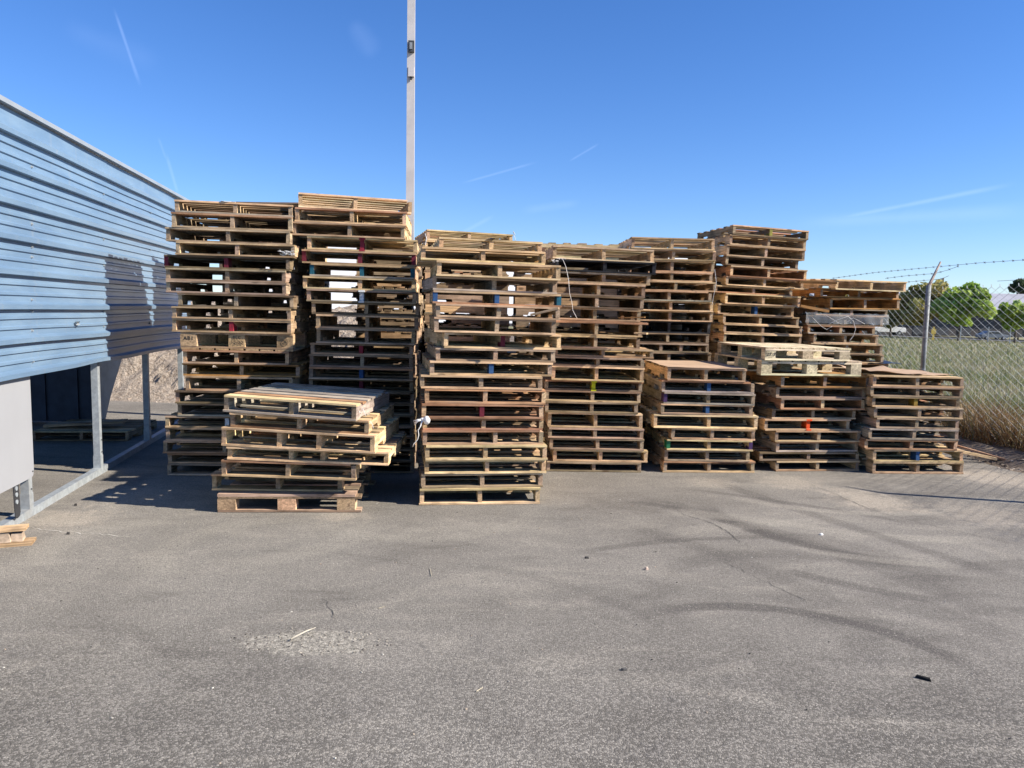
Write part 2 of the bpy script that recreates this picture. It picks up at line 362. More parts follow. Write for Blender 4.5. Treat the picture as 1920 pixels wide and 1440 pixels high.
def ribbon(name, pts, w0, mat, z=.007, c=(1, 1, 1), kind='structure', jag=.35):
    b = MB(); P = []
    g = [gnd(*p) for p in pts]
    for i in range(len(g) - 1):
        n = max(2, int((g[i + 1] - g[i]).length/.035))
        for k in range(n): P.append(g[i].lerp(g[i + 1], k/n) + Vector((rnd.gauss(0, .007), rnd.gauss(0, .012), 0)))
    P.append(g[-1])
    for i, p in enumerate(P):
        d = (P[min(i + 1, len(P) - 1)] - P[max(i - 1, 0)]).normalized(); q = Vector((-d.y, d.x, 0))
        ww = w0*(.35 + rnd.random())*.5*(min(1, i/3, (len(P) - 1 - i)/3) + .1)
        b.v += [tuple(p + q*ww + Vector((0, 0, z))), tuple(p - q*ww + Vector((0, 0, z)))]
    for i in range(len(P) - 1): b.face([2*i, 2*i + 1, 2*i + 3, 2*i + 2])
    o = b.build(name, mat); tag(o, kind=kind); return o
M_crack = mat_simple("crack_dark", (.085, .078, .07), .95)
M_crackl = mat_simple("crack_sand", (.50, .46, .39), .95)
ribbon("asphalt_crack", [(1243, 940), (1262, 948), (1280, 966), (1322, 977), (1345, 987), (1375, 1005), (1390, 1022)], .005, M_crack)
ribbon("asphalt_crack", [(1372, 1048), (1362, 1058), (1390, 1070), (1430, 1090), (1466, 1107), (1500, 1122), (1550, 1132)], .0045, M_crack)
ribbon("asphalt_crack", [(598, 1120), (612, 1130), (620, 1145), (626, 1168)], .004, M_crack)
ribbon("asphalt_crack", [(60, 990), (90, 996), (118, 998), (150, 1001), (200, 1005), (252, 1008)], .009, M_crackl)
ribbon("asphalt_crack", [(1510, 905), (1560, 925), (1640, 960), (1740, 985), (1850, 1010), (1915, 1024)], .0045, M_crack)
ribbon("asphalt_crack", [(780, 1205), (800, 1219)], .008, M_crack)

# broken patch in the asphalt: stones and grit
def rubble(name, cx, cy, rx, ry, n, smin, smax, cols, mat, rot=0, zf=lambda x, y: .006, flat=.55):
    V = []; C = []
    r = np.random.RandomState(hash(name) % 1000 if False else len(name)*17 + n)
    b = MB()
    for i in range(n):
        a = r.uniform(0, 6.28); q = math.sqrt(r.uniform(0, 1)); x0 = q*rx*math.cos(a); y0 = q*ry*math.sin(a)
        x = cx + x0*math.cos(rot) - y0*math.sin(rot); y = cy + x0*math.sin(rot) + y0*math.cos(rot)
        s = smin + (smax - smin)*r.uniform(0, 1)**3; k = len(b.v); z = zf(x, y)
        m = 6; th = r.uniform(0, 6.28)
        for j in range(m):
            rr = s*r.uniform(.6, 1.2); b.v.append((x + rr*math.cos(th + j*6.283/m), y + rr*math.sin(th + j*6.283/m)*.8, z))
        for j in range(m):
            rr = s*r.uniform(.35, .7); b.v.append((x + rr*math.cos(th + j*6.283/m), y + rr*math.sin(th + j*6.283/m)*.8, z + s*flat*r.uniform(.6, 1.2)))
        c = cols[r.randint(len(cols))]; f_ = r.uniform(.75, 1.2); c = tuple(f_*q for q in c)
        for j in range(m): b.face([k + j, k + (j + 1) % m, k + m + (j + 1) % m, k + m + j], c)
        b.face([k + m + j for j in range(m)], c)
    return b.build(name, mat)
M_vc = mat_simple("stone_grit", (1, 1, 1), .95, vc=True, var=.2, scale=30, spec=.1)
g = gnd(585, 1205)
tag(rubble("loose_grit", g.x, g.y, .42, .17, 380, .0015, .008, [(.28, .25, .2), (.36, .32, .26), (.16, .14, .12)], M_vc), "pale crumbled grit in the broken spot of the foreground asphalt", "grit", kind='stuff')
bb = MB(); q0 = gnd(545, 1205); q1 = gnd(592, 1184)
bb.tube([q0 + Vector((0, 0, .018)), q0.lerp(q1, .5) + Vector((.004, 0, .026)), q1 + Vector((0, 0, .022))], [.0035, .0045, .002], (.42, .38, .3), 6)
tag(bb.build("wood_splinter", M_vc), "pale thin splinter lying in the broken spot of asphalt", "splinter")
# little things lying on the asphalt
def chip(px, py, L, W, c, name, label, cat, rot, mat=M_vc, h=.008):
    p = gnd(px, py); b = MB(); T = Matrix.Translation((p.x, p.y, .0045)) @ Matrix.Rotation(rot, 4, 'Z')
    prof = [(-L/2, -W*.3), (-L*.2, -W*.5), (L*.5, -W*.35), (L*.42, W*.4), (-L*.1, W*.5), (-L*.45, W*.3)]
    k = 0
    b.v = [tuple(T @ Vector((x, y, 0))) for x, y in prof] + [tuple(T @ Vector((x*.9, y*.85, h*(1 + .6*(i % 2))))) for i, (x, y) in enumerate(prof)]
    n = len(prof); b.face([n + i for i in range(n)], c); b.face(list(range(n))[::-1], c)
    for i in range(n): b.face([i, (i + 1) % n, n + (i + 1) % n, n + i], c)
    return tag(b.build(name, mat), label, cat)
chip(1731, 1275, .07, .018, (.02, .02, .02), "rubber_scrap", "black sliver of rubber on the asphalt at lower right", "scrap", R(-38))
chip(1212, 1069, .024, .018, (.5, .38, .3), "pebble", "small pinkish pebble alone in the middle of the yard", "pebble", .3, h=.01)
chip(1100, 1048, .03, .018, (.07, .065, .06), "tar_lump", "small dark tar lump in front of the middle stacks", "lump", 0)
chip(1540, 1004, .03, .02, (.75, .74, .7), "paper_scrap", "tiny white paper scrap on the tyre-marked asphalt", "scrap", .4)
chip(128, 1003, .022, .016, (.06, .055, .05), "pebble", "small dark pebble by the pale crack near the steel sill", "pebble", 0, h=.011)
chip(142, 949, .022, .016, (.06, .055, .05), "pebble", "small dark pebble left of the shadow near the steel sill", "pebble", 0, h=.011)
chip(1170, 1258, .03, .018, (.09, .085, .08), "pebble", "flat dark stone in the lower middle of the yard", "pebble", .2, h=.006)
g = gnd(1000, 1150)
tag(rubble("gravel_scatter", 0.3, 4.6, 3.6, 2.4, 420, .002, .0075, [(.5, .47, .4), (.12, .11, .1), (.3, .28, .25), (.45, .36, .27)], M_vc), "tiny loose grit strewn over the asphalt yard", "grit", kind='stuff')
for (px, py, px2, py2) in [(710, 1143, 722, 1140), (905, 1292, 893, 1300), (806, 1068, 809, 1082)]:
    a, c = gnd(px, py), gnd(px2, py2); b = MB(); b.tube([a + Vector((0, 0, .008)), c + Vector((0, 0, .009))], .0018, (.45, .39, .28), 5)
    tag(b.build("wood_sliver", M_vc), {710: "tiny pale wood sliver above the broken spot of asphalt", 905: "pale wood sliver in the lower middle of the yard", 806: "short pale sliver on the asphalt below the white-rag stack"}[px], "sliver")

# ================================================================== PALLETS
TONE = {'w': (.44, .315, .205), 't': (.65, .435, .245), 'y': (.84, .595, .325), 'n': (.86, .625, .365), 'p': (.84, .70, .46), 'r': (.50, .265, .145), 'd': (.25, .175, .105),
        'k': (.030, .031, .035), 'o': (.52, .27, .095), 'g': (.46, .39, .30)}
WORD = {'p': 'bleached', 'w': 'weathered brown', 't': 'tan', 'y': 'yellowish', 'n': 'pale new', 'r': 'reddish', 'd': 'dark worn', 'k': 'black-painted', 'o': 'orange-brown', 'g': 'greyish'}
PCOL = {'blue': (.02, .075, .19), 'teal': (.008, .09, .13), 'red': (.26, .015, .03), 'crimson': (.13, .008, .02), 'yellow': (.58, .60, .01), 'ochre': (.30, .18, .02),
        'orange': (.70, .07, .005), 'green': (.01, .14, .055), 'purple': (.06, .025, .09), 'white': (.7, .7, .68), 'olive': (.25, .22, .03)}
def vary(c, r, a=.30, tint=.05):
    f = 1 + r.uniform(-a, a*.8); return tuple(max(.008, q*f*(1 + r.uniform(-tint, tint))) for q in c)
def side_pallet(w, d, h, tone, r, **k):
    out = []
    for nm, mb, mt, lab in make_pallet(d, w, h, tone, r, 's'):
        mb.v = [(y, d - x, z) for x, y, z in mb.v]; out.append((nm, mb, WY if mt is WX else WX, lab))
    return out
def make_pallet(w, d, h, tone, r, kind='s', ns=3, paint=None, sp=None, lead=None, brk=0, endpaint=None):
    """returns (list of (name, MB, material, label))"""
    paint = paint or {}; c0 = TONE[tone]; parts = []
    tt = .0165; tb = .0155
    if kind == 's':
        t1 = MB(); nb = r.choice([6, 7, 7, 8]); lw = r.uniform(.10, .145)
        rest = [r.uniform(.085, .125) for _ in range(nb - 2)]
        ww = [lw] + rest + [r.uniform(.10, .14)]; gap = (d - sum(ww))/(nb - 1)
        if gap < .015: ww = [x*.85 for x in ww]; gap = (d - sum(ww))/(nb - 1)
        y = 0
        for i, bw in enumerate(ww):
            cc = vary(c0 if r.random() > .16 else TONE[r.choice('wtrg' if tone not in 'kn' else tone)], r)
            if i == 0 and lead: cc = vary(TONE[lead], r, .08)
            x0, x1 = r.uniform(-.006, .006), w + r.uniform(-.006, .006)
            if brk and i == brk: x1 = w*r.uniform(.4, .7)
            elif i not in (0, nb - 1) and r.random() < .05: x0 = w*.48
            elif r.random() < .14: x1 -= r.uniform(.01, .05)
            t1.beam(0, x0, x1, y + r.uniform(-.008, .006), y + bw, h - tt, h, cc, 6, .0028, r)
            y += bw + gap
        parts.append(('top_deck', t1, WX, None))
        t2 = MB(); nb = r.choice([5, 5, 5, 4]); ww = [r.uniform(.10, .14)] + [.09]*(nb - 2) + [.12]
        ys = [0] + [d*(.5 + (i - (nb - 3)/2)*.17) - .045 for i in range(nb - 2)] + [d - .12]
        for i, (bw, y) in enumerate(zip(ww, ys)):
            if i == 2 and nb > 4 and r.random() < .25: continue
            cc = vary(c0 if r.random() > .16 else TONE[r.choice('wtrg' if tone not in 'kn' else tone)], r)
            t2.beam(0, r.uniform(-.006, .006), w + r.uniform(-.006, .006), y + r.uniform(-.008, .008), y + bw, 0, tb, cc, 6, .0022, r)
        parts.append(('bottom_deck', t2, WX, None))
        sw = .036; sp = sp or ([.0, .5, 1.0] if ns == 3 else [0, .4, .64, 1.0])
        for i, f in enumerate(sp):
            x = f*(w - sw) + (r.uniform(-.012, .012) if 0 < f < 1 else 0); s = MB()
            cc = vary(c0, r, .15); cc = tuple(q*1.05 for q in cc)
            z0, z1 = tb + .0003, h - tt - .0003; nh = min(.036, (z1 - z0)*.42); na = d*.125; nl = min(.23, d*.2); 
            prof = [(0.012, z0), (na, z0), (na + .012, z0 + nh), (na + nl - .012, z0 + nh), (na + nl, z0), (d - na - nl, z0), (d - na - nl + .012, z0 + nh), (d - na - .012, z0 + nh), (d - na, z0), (d - .01, z0), (d - .01, z1), (0.012, z1)]
            if r.random() < .2: prof = [(0.012, z0), (d - .01, z0), (d - .01, z1), (0.012, z1)]
            b0 = len(s.v); n = len(prof); tw = r.uniform(-.004, .004)
            s.v += [(x + (tw if zz > .05 else 0), yy + r.uniform(-.001, .001), zz) for yy, zz in prof] + [(x + sw + (tw if zz > .05 else 0), yy, zz) for yy, zz in prof]
            if n > 4:   # split caps into convex pieces
                quads = [(0, 1, 2, 11), (2, 3, 10, 11), (3, 4, 5, 6, 10), (6, 7, 10), (7, 8, 9, 10)]
            else: quads = [(0, 1, 2, 3)]
            for q in quads: s.face([b0 + i_ for i_ in q][::-1], cc); s.face([b0 + n + i_ for i_ in q], cc)
            lab = None
            for k_ in range(n):
                j = (k_ + 1) % n; fc = cc
                if k_ == n - 1: fc = tuple(q*.95 for q in vary(TONE['t' if tone in 'ynr' else 'w'] if tone != 'k' else c0, r, .18))
                s.face([b0 + k_, b0 + j, b0 + n + j, b0 + n + k_], fc)
            parts.append(('stringer', s, WY, None))
            if i in paint:   # painted end, wrapping a little over both decks
                pc = PCOL[paint[i].rstrip('+')]; pm = MB(); ex = .004 if '+' not in paint[i] else .012
                pm.box(x - .0015, x + sw + .0015, .0095, .12, z0, z1, pc)
                if '+' in paint[i]:
                    pm.box(x - .012, x + sw + .014, -.0105, .0, h - tt - .001, h + .0008, pc); pm.box(x - .010, x + sw + .01, -.0105, .0, .0, tb, pc)
                parts.append(('painted_end', pm, M_paint, f"{paint[i].rstrip('+')} painted stringer end"))
        return parts
    # block pallets -------------------------------------------------
    flip = kind == 'flip'; Z = (lambda z0, z1: (h - z1, h - z0)) if flip else (lambda z0, z1: (z0, z1))
    bw = .10 if kind != 'bx' else .145; td = .017
    top, sb, bl, bo = MB(), MB(), [], MB()
    if kind == 'bx':
        ww = [.14, .10, .10, .11, .10, .10, .14]; gap = (d - sum(ww))/6; y = 0
        for q in ww: top.beam(0, 0, w, y, y + q, h - .02, h, vary(c0, r), 4, .001, r); y += q + gap
        zt = h - .02
        for f in (0, .5, 1): bo.beam(1, f*(w - .12), f*(w - .12) + .12, 0, d, 0, .017, vary(c0, r), 4, .0, r)
        zb = .017
        for f in (0, .5, 1): sb.beam(1, f*(w - .12), f*(w - .12) + .12, 0.001, d, h - .037, h - .0203, vary(c0, r), 4, .0, r)
        zt = h - .0375
    else:
        nb = 7; ww = [.14] + [.10]*(nb - 2) + [.14]; s_ = (w - nb*.0 - (nb - 1)*.022)/sum(ww); ww = [q*s_ for q in ww]; x = 0
        for q in ww:
            z0, z1 = Z(h - td, h); top.beam(1, 0, d, x, x + q, z0, z1, vary(c0, r, .12), 4, .0008, r); x += q + .022
        for f in (0, .5, 1):
            y = f*(d - .1); z0, z1 = Z(h - 2*td - .0003, h - td - .0003); sb.beam(0, 0, w, y + .001, y + .1, z0, z1, vary(c0, r, .12), 4, 0, r)
            z0, z1 = Z(0, td); bo.beam(0, 0, w, y + .001, y + .1, z0, z1, vary(c0, r, .12), 4, 0, r)
        zb, zt = td, h - 2*td - .0006
    parts += [('top_deck' if not flip else 'bottom_deck', top, WX if kind == 'bx' else WY, None), ('deck_support', sb, WY if kind == 'bx' else WX, None), ('bottom_board' if not flip else 'top_board', bo, WX, None)]
    for fy in (0, .5, 1):
        for fx in (0, .5, 1):
            b = MB(); xw = {'bx': 0, 'flip': .055}.get(kind, .02); x = fx*(w - bw - xw); y = fy*(d - .1) + .002; bww = bw + xw
            z0, z1 = Z(zb + .0003, zt); b.beam(1, y, y + .096, x, x + bww, z0, z1, vary(c0 if kind != 'bx' else TONE['t'], r, .15), 1, 0, r)
            parts.append(('block', b, WY, None))
    return parts
ORD = ['', 'topmost', 'second', 'third', 'fourth', 'fifth', 'sixth', 'seventh', 'eighth', 'ninth', 'tenth', 'eleventh', 'twelfth', 'thirteenth', 'fourteenth', 'fifteenth', 'sixteenth', 'seventeenth', 'eighteenth', 'nineteenth', 'twentieth', 'twenty-first', 'twenty-second', 'twenty-third', 'twenty-fourth']
ALL = {}
def column(key, where, Y0, rows, yaw=3, tilt=(0, 0), depth=1.18, xdef=None, seed=1, tones='wtwtdt', sidep=False):
    """rows: top to bottom (xL, xR, yTL, tone, opts). Each row becomes one pallet lying on the one below."""
    r = random.Random(seed); n = len(rows); T = []
    for i, row in enumerate(rows):
        xL, xR, y = row[:3]; tone = row[3] if len(row) > 3 else None; o = dict(row[4]) if len(row) > 4 else {}
        tone = tone or r.choice(tones)
        f = i/(n - 1) if n > 1 else 1
        tl = o.get('tilt', tilt[0]*(1 - f) + tilt[1]*f)
        if i == n - 1: tl = 0
        yw = o.get('yaw', yaw + r.uniform(-1.3, 1.3))
        P = at(xL, y, Y0 + o.get('dy', r.uniform(-.02, .02)))
        if i == n - 1: P.y = Y0
        rot = Euler((R(o.get('pitch', 0)), R(tl), R(yw))); Rm = rot.to_matrix(); dx = Rm @ Vector((1, 0, 0))
        lo, hi = .7, 1.7
        for _ in range(24):
            m = (lo + hi)/2
            if proj(P + dx*m)[0] < xR: lo = m
            else: hi = m
        T.append((P, lo, rot, Rm, tone, o, r.random()))
    cx = sum(t[0].x + .5*t[1] for t in T)/n; cy = Y0 + .5
    def zat(t):
        nn = t[3] @ Vector((0, 0, 1)); P = t[0]; return P.z - (nn.x*(cx - P.x) + nn.y*(cy - P.y))/nn.z
    out = []
    for i, t in enumerate(T):
        P, wd, rot, Rm, tone, o, sd = t
        zb = zat(T[i + 1]) if i < n - 1 else .006
        nn = Rm @ Vector((0, 0, 1)); h = max(.085, (zat(t) - zb)*nn.z - .0012)
        rr = random.Random(int(sd*1e6)); kind = o.get('kind', 's')
        e = empty("block_pallet" if kind != 's' else "wooden_pallet", P - Rm @ Vector((0, 0, h)), rot)
        if sidep or o.get('side'):
            for (nm, mb, mt, lab) in side_pallet(wd, o.get('d', depth), h, tone, rr): mb.build(nm, mt, e)
        else: 
          for (nm, mb, mt, lab) in make_pallet(wd, o.get('d', depth), h, tone, rr, kind, o.get('ns', 3), o.get('paint'), o.get('sp'), o.get('lead'), o.get('brk', 0)):
            po = mb.build(nm, mt, e)
            if lab: po['label'] = lab
        desc = o.get('desc'); mark = ''
        if not desc:
            desc = WORD[tone] + (' block pallet' if kind != 's' else ' pallet')
            if o.get('paint'):
                mark = ' with ' + '/'.join(sorted(set(v.rstrip('+') for v in o['paint'].values()))) + ' stringer'
        lb = f"{desc}{mark}, {ORD[i + 1]} from top of {where}" if i else f"{desc}{mark}, topmost of {where}"
        if i == n - 1: lb = f"{desc}{mark}, lowest of {where}"
        tag(e, lb, 'pallet', 'stacked wooden pallets')
        if len(lb.split()) > 16: print('LONG', lb)
        e['_h'] = 0; del e['_h']
        out.append((e, wd, h, P, rot))
    ALL[key] = out
    return out
def fill(rows, n, y_end, xw):
    """continue a column downwards behind what hides it"""
    xL, xR, y = rows[-1][:3]; st = (y_end - y)/(n + 1)
    for i in range(1, n + 1): rows.append((xL + rnd.uniform(-4, 4), xL + xw + rnd.uniform(-4, 4), y + st*i))
    return rows
A = [(327, 548, 374, 't', dict(yaw=9)), (321, 547, 397, 'w', dict(yaw=7)), (310, 543, 425.4, 'w', dict(yaw=5)), (329, 552, 452, 't', dict(yaw=4)),
     (307, 543, 477, 'd', dict(yaw=3, paint={0: 'crimson', 1: 'crimson'})), (310, 535, 501.5, 'w', dict(yaw=2)), (311, 536, 525, 'w', dict(yaw=2)), (333, 550, 549, 'd', dict(yaw=2)),
     (322, 545, 574, 't', dict(yaw=2)), (322, 545, 597, 't', dict(yaw=2, paint={1: 'red'})),
     (338, 549, 622.5, 't', dict(kind='flip', yaw=3, desc='tan stencilled block pallet')), (342, 541, 655.4, 'r', dict(yaw=3)), (342, 561, 681, 'o', {}), (347, 548, 705, 't', {}),
     (328, 545, 732, 'd', {}), (332, 545, 756, 'w', {}), (309, 540, 780, 'w', dict(paint={1: 'white'})), (310, 538, 802, 't', {}), (305, 536, 827, 't', {}), (314, 540, 850, 't', {}), (312.5, 540, 870, 'w', {})]
COLA = column('A', "tall stack beside the blue wall", gnd(312, 892).y, A, yaw=3, tilt=(.5, 0), depth=1.18, seed=11)
B = [(559.6, 772.7, 360.4, 'n', dict(yaw=15)), (553, 762, 388, 'y', dict(yaw=5)), (547, 759, 415, 't', dict(yaw=4)), (576, 782, 442, 'y', dict(yaw=6, paint={1: 'red+'})),
     (566, 779, 467, 't', dict(paint={0: 'crimson', 1: 'crimson', 2: 'crimson'})), (581, 777, 493, 't', dict(paint={0: 'teal', 1: 'teal', 2: 'teal'})), (567.5, 779, 517, 'y', {}),
     (575, 780, 541, 'w', dict(paint={1: 'white+'})), (584, 786, 565, 'd', {}), (592.5, 784, 589, 't', {}), (593.5, 778, 615, 'w', {}), (582, 774, 643, 'w', dict(paint={1: 'red'})),
     (580, 774, 664, 'w', {}), (579, 774, 688, 'w', dict(paint={1: 'blue'})), (579, 775, 710, 'd', dict(paint={1: 'crimson'})), (580, 776, 733, 'd', {}), (582, 775, 756, 'w', {}), (580, 776, 777, 'd', {}),
     (580, 775, 798, 'w', {}), (578, 776, 819, 'd', {}), (582, 775, 841, 'w', {}), (580, 776, 863, 'w', {})]
COLB = column('B', "tall stack before the light pole", 7.62, B, yaw=4, tilt=(.9, 0), depth=1.15, seed=22)
S = [(419.6, 668, 740.6, 'g', dict(yaw=-5, lead='y')), (431.5, 691.7, 773, 't', dict(yaw=-2)), (414.6, 702.6, 801, 'y', dict(ns=4, sp=[0, .375, .63, 1], yaw=-2)), (425.5, 728, 836.6, 'y', dict(ns=4, sp=[0, .385, .6, 1], yaw=0)),  # topmost pallet: tall stack's shade painted as grey tone, lead board left yellow
     (414.6, 667, 862, 't', dict(lead='r', yaw=0)), (397, 641, 888, 't', dict(yaw=4, dy=.1)), (405.7, 666, 927.6, 'w', dict(kind='bx', yaw=4, d=1.15))]
COLS = column('S', "short stack nearest the camera", gnd(406, 962).y, S, yaw=0, tilt=(2.4, 0), depth=1.08, seed=33)
C = [(824, 1017, 444.3, 'n', dict(yaw=10, dy=.25)), (790, 1024.5, 462, 'y', dict(yaw=9)), (820, 1052, 488, 'y', dict(yaw=9)), (811.5, 1045, 517, 'g', dict(yaw=11)), (812.5, 1053, 543.5, 't', dict(desc='tan blue-marked pallet', paint={0: 'blue', 1: 'blue', 2: 'teal'})),
     (818, 1051, 569, 't', {}), (815, 1043, 594, 't', {}), (833, 1053, 623, 'y', dict(yaw=15, paint={1: 'crimson'})), (818, 1042, 652, 'w', dict(yaw=10)), (806.7, 1036, 676.7, 't', dict(yaw=10, paint={1: 'blue'})), (788, 1018, 703, 't', {}),
     (797, 1024, 728.6, 'r', {}), (791, 1020, 757, 'r', dict(paint={1: 'crimson'})), (793, 1019.4, 784, 'r', {}), (793, 1019, 807, 't', dict(ns=4, sp=[0, .42, .6, 1])), (797.6, 1026, 835.6, 'y', {}), (796.7, 1024, 863, 'y', {}),
     (790, 1018, 889, 'w', {}), (787, 1012.5, 918, 'y', {})]
COLC = column('C', "tall front stack with the white rag", gnd(787, 949).y, C, yaw=8, tilt=(.9, .1), depth=1.15, seed=44)
Mr = fill([(800.8, 962, 429.7, 'y', dict(yaw=14)), (797, 960, 450, 'y', {})], 19, 843, 158)
for i_ in (3, 4, 5, 6, 7, 8, 9, 10, 11, 12, 13): Mr[i_] = (*Mr[i_][:3], 'wtd'[i_ % 3], dict(side=True))
COLM = column('M', "tall stack right behind the white-rag stack", 9.15, Mr, yaw=9, tilt=(1, 0), depth=1.18, seed=55)
D = [(1038, 1227.5, 459.7, 'n', dict(yaw=6)), (1042, 1231, 485, 'k', {}), (1044, 1220, 508, 't', {}), (1038, 1211, 528, 't', {}), (1034, 1208, 552, 'd', {}), (1030, 1202, 575, 't', {}), (1032, 1205, 598, 't', dict(desc='broken tan pallet')),
     (1036, 1201, 627.5, 't', {}), (1040, 1226, 651, 't', dict(sp=[0, .49, 1])), (1034, 1209, 667.5, 'w', {}), (1035, 1208, 685, 'y', {}), (1022, 1205, 711.7, 'w', dict(paint={1: 'yellow+'})), (1023, 1202, 731.7, 'd', {}),
     (1022.5, 1197, 752.5, 'd', {}), (1027.5, 1206, 773, 'n', {}), (1029, 1207, 801.7, 'w', {}), (1031, 1207.5, 821, 'w', {}), (1038, 1215, 842.5, 'y', {}), (1025, 1203, 865, 'w', {})]
COLD = column('D', "middle stack with hanging string", gnd(1025, 885).y, D, yaw=2.5, tilt=(1.2, .2), depth=1.15, seed=66)
Pr = fill([(967, 1162, 452, 'n', dict(yaw=2)), (968, 1162, 470, 'y', {})], 17, 838, 193)
COLP = column('P', "stack hidden behind the black-pallet stack", 9.55, Pr, yaw=2, tilt=(.6, 0), depth=1.0, seed=77, sidep=True)
E = [(1185, 1341, 444, 'y', {}), (1186, 1343, 466, 't', {}), (1184, 1340, 486, 't', {}), (1181, 1337, 507.5, 't', {}), (1188, 1344, 525.6, 't', {}), (1179, 1335, 543.6, 't', {}), (1182, 1338, 562.6, 'y', {}), (1181, 1337, 581.5, 't', {}),
     (1177, 1333, 600.5, 'k', {}), (1174, 1330, 623, 'd', {}), (1174, 1330, 642, 'w', dict(ns=4, sp=[0, .42, .66, 1])), (1178, 1334, 659, 'w', {})]
COLE = column('E', "tall stack behind the cardboard-covered stack", 9.4, fill(E, 9, 849, 156), yaw=2, tilt=(.3, 0), depth=1.18, seed=88)
L_ = [(1252.5, 1400, 689, 't', {}), (1242, 1416, 713, 'g', dict(paint={1: 'blue'})), (1245.5, 1416.6, 735, 'g', dict(paint={0: 'purple'})), (1240, 1413, 757, 'w', dict(paint={1: 'blue'})), (1227, 1422, 777, 'y', dict(sp=[.0, .52, 1])), (1259.5, 1416.6, 803, 't', {}),
      (1251, 1412, 823.6, 'y', dict(paint={0: 'green', 2: 'purple'})), (1247, 1407, 843.6, 'w', {}), (1245, 1416, 865, 't', {})]
COLL = column('L', "low stack covered with flat cardboard", gnd(1249, 887).y, L_, yaw=3, tilt=(.6, 0), depth=1.1, seed=99)
Fr = [(1376, 1518, 421, 'd', dict(paint={1: 'olive'})), (1370, 1513, 439, 't', {}), (1364, 1511, 458, 't', {}), (1362, 1498, 479, 'd', {}), (1371, 1514, 497.5, 'r', {}), (1362.5, 1508, 517.5, 't', {}), (1341, 1487, 534, 't', {}), (1361, 1502.5, 549, 'y', {}),
      (1347.5, 1490, 569, 'y', dict(paint={1: 'blue'})), (1357, 1499, 589, 't', {}), (1358, 1505, 607, 't', {}), (1358, 1504, 624, 't', {})]
COLF = column('F', "tall leaning stack behind the bleached pallets", 10.15, fill(Fr, 10, 832, 146), yaw=9, tilt=(2.3, 0), depth=1.2, seed=101)
G = [(1436, 1594.7, 651, 'p', dict(kind='b', yaw=9, d=1.2, dy=-.12, desc='bleached stamped block pallet')), (1428.5, 1616, 675, 'p', dict(kind='b', yaw=9, d=1.2, dy=-.1, desc='bleached plain block pallet')), (1466, 1631.6, 703.6, 'o', {}), (1456.6, 1624, 726, 'w', {}), (1465.4, 1623, 746.4, 'r', {}), (1449, 1605.4, 767, 'd', {}),
     (1435, 1594.7, 786, 't', dict(paint={1: 'orange+'})), (1454.7, 1615, 807.6, 't', {}), (1456.6, 1610, 829, 'g', {}), (1425.6, 1612, 848, 'd', {}), (1454.7, 1612, 864, 't', {})]
COLG = column('G', "low stack topped by bleached block pallets", gnd(1455, 885).y, G, yaw=7, tilt=(.3, 0), depth=1.18, seed=111)
Hh = [(1569, 1701, 523, 'n', dict(yaw=12, pitch=2.0, dy=-.15, d=1.3, lead='y')), (1540, 1687, 540, 'o', dict(yaw=8)), (1558, 1688.5, 558.5, 'o', dict(yaw=9, tilt=-.6)), (1530, 1665, 577.5, 'd', dict(yaw=6)), (1513.5, 1657, 590.6, 'd', dict(yaw=4)),
      (1515.7, 1642, 609.6, 'r', {}), (1527, 1647.7, 625.6, 't', {}), (1520, 1656, 643, 't', {}), (1520, 1658, 662.8, 't', {}), (1524, 1666, 679.6, 'w', {})]
COLH = column('H', "untidy plastic-wrapped stack near the fence", 10.35, fill(Hh, 7, 831, 140), yaw=4, tilt=(.6, 0), depth=1.15, seed=121, tones='otrtd')
I_ = [(1638.7, 1809, 703.4, 't', {}), (1634, 1808, 724, 'w', {}), (1637, 1801, 743, 't', dict(paint={1: 'ochre'})), (1640.5, 1807.5, 763, 'w', {}), (1645, 1800, 783.8, 'w', {}), (1630.6, 1799.4, 803.6, 'g', {}), (1623, 1796.7, 823.5, 'r', {}),
      (1638.7, 1808, 843, 'y', dict(paint={1: 'blue'})), (1639.6, 1808, 867, 't', {})]
COLI = column('I', "rightmost low stack beside the fence", gnd(1640, 889).y, I_, yaw=3, tilt=(.5, 0), depth=1.15, seed=131)

def back_stack(key, where, X0, X1, Y, zt, n, seed, yaw=2, sidep=True, tones='wtdwt'):
    rows = []
    for i in range(n):
        P = Vector((X0, Y, zt - (zt - .006)*i/n)); a = proj(P); b_ = proj((X1, Y + (X1 - X0)*math.sin(R(yaw)), P.z)); j = rnd.uniform(-7, 7); rows.append((a[0] + j, b_[0] + j + rnd.uniform(-3, 3), a[1]))
    return column(key, where, Y, rows, yaw=yaw, tilt=(0, 0), depth=1.1, seed=seed, sidep=sidep, tones=tones)
back_stack('A2', "rear stack behind the blue-wall stack", -3.42, -2.46, 9.0, 2.86, 22, 201, yaw=-3, sidep=False)
back_stack('B2', "rear stack just before the light pole", -1.86, -1.08, 9.02, 2.42, 19, 202, sidep=True)
back_stack('E2', "farthest stack behind the cardboard-side tall stack", 1.62, 2.84, 10.75, 2.42, 19, 203)
back_stack('F2', "farthest stack behind the leaning stack", 3.05, 4.25, 11.55, 2.36, 19, 204)
